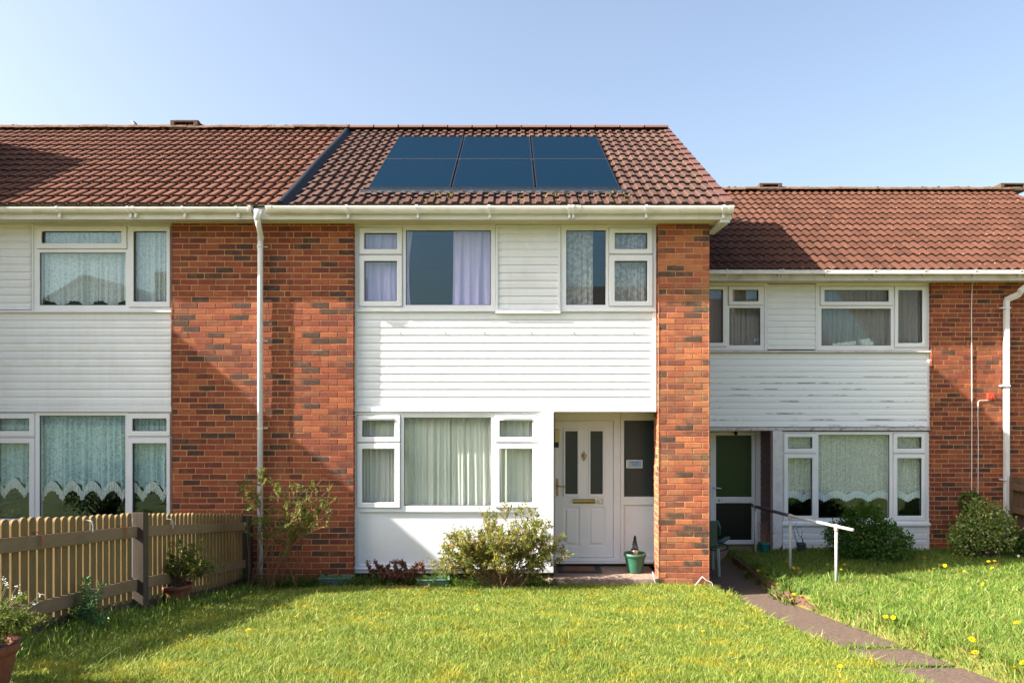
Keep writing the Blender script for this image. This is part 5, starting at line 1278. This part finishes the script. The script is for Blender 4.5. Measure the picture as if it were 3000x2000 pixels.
MB().tube([(cx + .3 + .1 * math.sin(t) * 1.3, cy + .02 * t, cz + .37 + .06 * math.cos(t)) for t in np.linspace(0, 4.6, 16)], .011, 6).build('loop', M['black'], hz, smooth=True)

# pots at the set-back house
p_ = Vector((X(2238, 2.35), 2.35, zg1(X(2238, 2.35), 2.35) + .02))
pot('plant_pot', 'teal plastic pot by the plum boarded porch wall', 'plant pot', p_, .09, .15, M['teal'], .012)
t_ = thing('dead_stems', 'dry straw-coloured stems standing in the teal pot', 'plant', p_ + Vector((0, 0, .13))); mb = MB()
for _ in range(26):
    a = p_ + Vector((rng.normal() * .03, rng.normal() * .03, .12)); mb.tube([a, a + Vector((rng.normal() * .05, rng.normal() * .04, .14)), a + Vector((rng.normal() * .12, rng.normal() * .06, rng.uniform(.15, .36)))], .0022, 4, cap=False)
mb.build('stems', M['paletwig'], t_, weld=False)
p_ = Vector((X(2347, 2.3), 2.3, zg1(X(2347, 2.3), 2.3)))
pot('plant_pot', 'small dark pot below the window sill', 'plant pot', p_, .072, .16, M['slate'], .004)
t_ = thing('twisted_willow', 'bare twisted dark stems growing in the small dark pot', 'plant', p_ + Vector((0, 0, .15))); mb = MB()
for (f, s1) in (((2347, 1608, 2330, 1575, 2325, 1545, 2335, 1530), 1), ((2347, 1608, 2352, 1580, 2338, 1562, 2334, 1548, 2342, 1540, 2350, 1548), 1), ((2348, 1608, 2354, 1585, 2348, 1570, 2352, 1552), 1), ((2347, 1608, 2335, 1592, 2328, 1570, 2322, 1560), 1)):
    pts = [at(f[i], f[i + 1], 2.3) for i in range(0, len(f), 2)]; fine = []
    for a, b2 in zip(pts[:-1], pts[1:]):
        for k in range(4): fine.append(a.lerp(b2, k / 4) + Vector((math.sin(k * 2.2 + a.z * 30) * .008, 0, 0)))
    fine.append(pts[-1]); mb.tube(fine, [.006 * (1 - .6 * i / len(fine)) for i in range(len(fine))], 5, cap=False)
mb.build('stems', M['darktwig'], t_, weld=False)

# white cable at the foot of the pier
def ground_cable(label, f, y):
    pts = [at(f[i], f[i + 1], y) for i in range(0, len(f), 2)]
    tag(MB().tube(pts, .006, 6).build('cable', M['cable'], None, smooth=True), label, 'cable', 'loose white cables at the pier')
ground_cable('loose white cable hanging down the left edge of the brick pier', (1912, 1674, 1915, 1690, 1918, 1700, 1926, 1714), -.03)
ground_cable('loose white cable looped up against the front foot of the brick pier', (2018, 1722, 2034, 1716, 2048, 1700, 2057, 1688, 2068, 1698, 2084, 1704, 2088, 1712, 2087, 1722), -.03)

# bird on the ridge
yb = YR; bx, bz = X(393, YR), ZR + .1
t_ = thing('bird', 'small black and white bird perched on the mossy roof ridge', 'bird', (bx, yb, bz))
Mx = Matrix.Translation((bx, yb, bz + .045)) @ Matrix.Rotation(math.radians(32), 4, 'Y') @ Matrix.Scale(.72, 4)
mb = MB(); prof = [(-.17, .004), (-.1, .01), (-.06, .022), (-.02, .034), (.02, .034), (.045, .024), (.055, .02), (.072, .021), (.088, .014), (.094, .005), (.115, .0012)]
b0 = 0
for (l, r) in prof:
    for k in range(10): a = 2 * math.pi * k / 10; mb.v.append(tuple(Mx @ Vector((-l, r * math.cos(a) * (.5 if l < -.07 else .9), r * math.sin(a)))))
for i in range(len(prof) - 1):
    for k in range(10): mb.f.append((i * 10 + k, i * 10 + (k + 1) % 10, (i + 1) * 10 + (k + 1) % 10, (i + 1) * 10 + k)); mb.mi.append(1 if (i in (2, 3, 4, 5) and 5 <= k <= 9) or (i in (6, 7) and k != 2) else 0)
bird = mb.build('body', [M['black'], M['sign_white']], t_, smooth=True)
MB().tube([(bx + .0, yb - .012, bz - .01), (bx + .005, yb - .012, bz + .03)], .003, 5).tube([(bx + .01, yb + .012, bz - .01), (bx + .012, yb + .012, bz + .03)], .003, 5).build('legs', M['black'], t_)

# ================================================================== dandelions
def dandelion_proto():
    r = bpy.data.objects.new('dandelion', None); C.objects.link(r); r.empty_display_size = .05
    Vs = []
    for ring, (n, l, el) in enumerate(((22, .021, .15), (18, .016, .55), (12, .010, 1.0))):
        for k in range(n):
            a = 2 * math.pi * k / n + ring * .3 + rng.normal() * .08; d = np.array([math.cos(a) * math.cos(el), math.sin(a) * math.cos(el), math.sin(el)]); s = np.array([-math.sin(a), math.cos(a), 0]) * .0032
            p = np.array([0, 0, 0.0]); q = p + d * l; Vs.append([p - s * .6, q - s, q + s, p + s * .6])
    fl = np_mesh('flower', np.array(Vs), 4, M['petal'], r); fl.matrix_parent_inverse = Matrix()
    st = MB().tube([(0, 0, -.14), (.004, .002, -.06), (0, 0, 0)], .0022, 5).build('stalk', M['dstem'], r); st.matrix_parent_inverse = Matrix()
    return r
proto = dandelion_proto(); kids = list(proto.children)
DR = [(2306, 1645), (2325, 1663), (2337, 1664), (2374, 1654), (2425, 1653), (2474, 1653), (2464, 1668), (2520, 1690), (2709, 1631), (2711, 1635), (2757, 1637), (2792, 1622), (2830, 1636), (2844, 1636), (2896, 1644), (2914, 1643), (2907, 1664), (2917, 1658), (2752, 1655), (2768, 1656), (2736, 1665), (2807, 1673), (2825, 1673), (2733, 1732), (2731, 1737), (2880, 1710), (2891, 1736), (2849, 1777), (2707, 1788), (2594, 1806), (2617, 1808), (2699, 1857), (2857, 1910), (2848, 1902), (2843, 1924), (2978, 1823), (2974, 1968), (2999, 1941), (2679, 1669), (2780, 1605)]
DP = [(2250, 1689), (2261, 1693), (2325, 1741), (2302, 1756), (2346, 1745), (2320, 1755), (2222, 1671), (2284, 1710)]
DL = [(1021, 1776), (1132, 1783), (863, 1806), (938, 1846), (1399, 1786), (2060, 1848), (2462, 1950), (2512, 1952), (2594, 1993), (700, 1848), (727, 1845), (556, 1864), (1688, 1640) if False else (1620, 1905)]
first = True
def put(u, v, label, group, h=.1, sc=1.0):
    global first
    p = ray_ground(u, v, h); 
    if p.y > 2.5: p.y = 2.4; p.x = X(u, 2.4); p.z = zg1(p.x, 2.4)
    if first: r = proto; first = False
    else:
        r = proto.copy(); C.objects.link(r)
        for k in kids: c = k.copy(); C.objects.link(c); c.parent = r
    r.location = (p.x, p.y, p.z + h); r.rotation_euler = (rng.normal() * .35 + .25, rng.normal() * .3, rng.uniform(0, 6.28)); s = rng.uniform(.85, 1.2) * sc; r.scale = (s, s, s)
    tag(r, label, 'dandelion', group)
for u, v in DR: put(u, v, 'yellow dandelion flower in the long grass in front of the set-back house', 'dandelions in the long grass', .115, 1.05)
for u, v in DP: put(u, v, 'yellow dandelion flower among weeds against the brick edging of the path', 'dandelions beside the path edging', .09, 1.1)
for u, v in DL: put(u, v, 'yellow dandelion flower low in the short mossy lawn in front of number 62', 'dandelions in the short lawn', .035, .8)
p = ray_ground(2984, 1630, .12); p.y = min(p.y, 2.2); p.x = X(2984, p.y); p.z = zg1(p.x, p.y)
t_ = thing('dandelion_clock', 'pale dandelion seed head at the right edge of the long grass', 'seed head', p)
MB().lathe([(0, -.02), (.014, -.014), (.02, 0), (.014, .014), (0, .02)], p + Vector((0, 0, .13)), 12).build('seed_head', M['clock'], t_, smooth=True); MB().tube([p, p + Vector((0, 0, .115))], .002, 5).build('stalk', M['dstem'], t_)

# ================================================================== grass
def grass(name, label, xr, yr, dens, hmean, mat, mask=None, wid=.0045, lean=.5):
    area = (xr[1] - xr[0]) * (yr[1] - yr[0]); n = int(area * dens)
    x = rng.uniform(*xr, n); y = rng.uniform(*yr, n)
    d = y - CAMY; vis = np.abs(x) < d * .68 + .3
    keep = vis & (rng.uniform(0, 1, n) < np.clip((9.5 / np.clip(d, 3.5, 20)) ** 1.0, .6, 1.6) / 1.6)
    if mask is not None: keep &= mask(x, y)
    x, y = x[keep], y[keep]; n = len(x); z = zg(x, y)
    pn = .5 + .5 * np.sin(x * 3.1 + 2 * np.sin(y * 2.3)) * np.sin(y * 2.7 + 1.3 * np.sin(x * 1.9))
    h = hmean * rng.gamma(6, 1 / 6, n) * (.65 + .7 * pn); w = wid * rng.uniform(.7, 1.4, n) * np.clip(d[keep] / 7, .7, 1.3)
    a = rng.uniform(0, 2 * np.pi, n); dirx, diry = np.cos(a), np.sin(a); ln = np.abs(rng.normal(0, lean, n)) * h
    b = rng.uniform(0, 2 * np.pi, n); sx, sy = np.cos(b) * w, np.sin(b) * w
    V = np.zeros((n, 6, 3))
    for i, (t, ww) in enumerate(((0, 1), (.55, .8), (1, .15))):
        cx = x + dirx * ln * t ** 1.8; cy_ = y + diry * ln * t ** 1.8; cz_ = z - .005 + h * t * (1 - .12 * t)
        V[:, 2 * i] = np.stack([cx - sx * ww, cy_ - sy * ww, cz_], -1); V[:, 2 * i + 1] = np.stack([cx + sx * ww, cy_ + sy * ww, cz_], -1)
    base = np.arange(n)[:, None] * 6
    Fc = np.concatenate([base + [0, 1, 3, 2], base + [2, 3, 5, 4]], 0)
    o = np_mesh(name, V.reshape(-1, 3), 4, mat, faces=Fc); return tag(o, label, 'grass', None, 'stuff')
def m_left(x, y):
    wob = .03 * np.sin(y * 9) + .03 * np.sin(y * 23)
    ok = (x < 2.42 + wob) & (x > FX + .06)
    ok &= ~((y > -.32) & (x > -2.2) & (x < .65) & (rng.uniform(0, 1, len(x)) < .75))
    ok &= ~((y > -.03) & (x > .4) & (x < 2.55)); return ok
grass('lawn_grass', 'short mossy green and yellow lawn in front of the middle house', (FX, 2.6), (-6.3, -.02), 19000, .03, M['grass'], m_left, .003, .8)
def m_right(x, y):
    wob = .04 * np.sin(y * 7) + .03 * np.sin(y * 19)
    return (x > 3.43 + wob)
grass('long_grass', 'longer grass of the dandelion lawn beside the path', (3.38, 9.2), (-6.0, 2.55), 10500, .052, M['grass_r'], m_right, .0037, .7)
grass('crack_grass', 'grass tufts in the path crack nearest the bottom edge of the photo', (2.55, 3.45), (-4.18, -4.05), 7000, .05, M['grass_r'], None, .004, .8)
grass('crack_grass', 'grass tufts in the path crack nearer the houses', (2.55, 3.45), (-3.45, -3.31), 7000, .05, M['grass_r'], None, .004, .8)
grass('verge_grass', 'short lawn grass hanging over the left edge of the path', (2.37, 2.5), (-6.2, -.1), 9000, .05, M['grass'], None, .0045, .9)
grass('verge_grass', 'longer grass hanging over the right edge of the path', (3.34, 3.5), (-6.2, -1.2), 6000, .07, M['grass_r'], None, .0045, .9)
grass('fence_grass', 'taller shaded grass along the foot of the picket fence', (FX + .03, FX + .5), (-6.0, -.1), 2600, .075, M['grass_r'], None, .005, .5)
for (u, v) in ((2285, 1722), (2300, 1740), (2320, 1752), (2270, 1700), (2340, 1758), (2240, 1690), (2210, 1675)):
    p = ray_ground(u, v); 
    weed_patch('weed', 'leafy dandelion weed sprouting at the foot of the brick edging', 'weed', [(p.x, p.y)], 46, .1, .03, M['lf_weed'], .11, .08, group='weeds along the path edging')
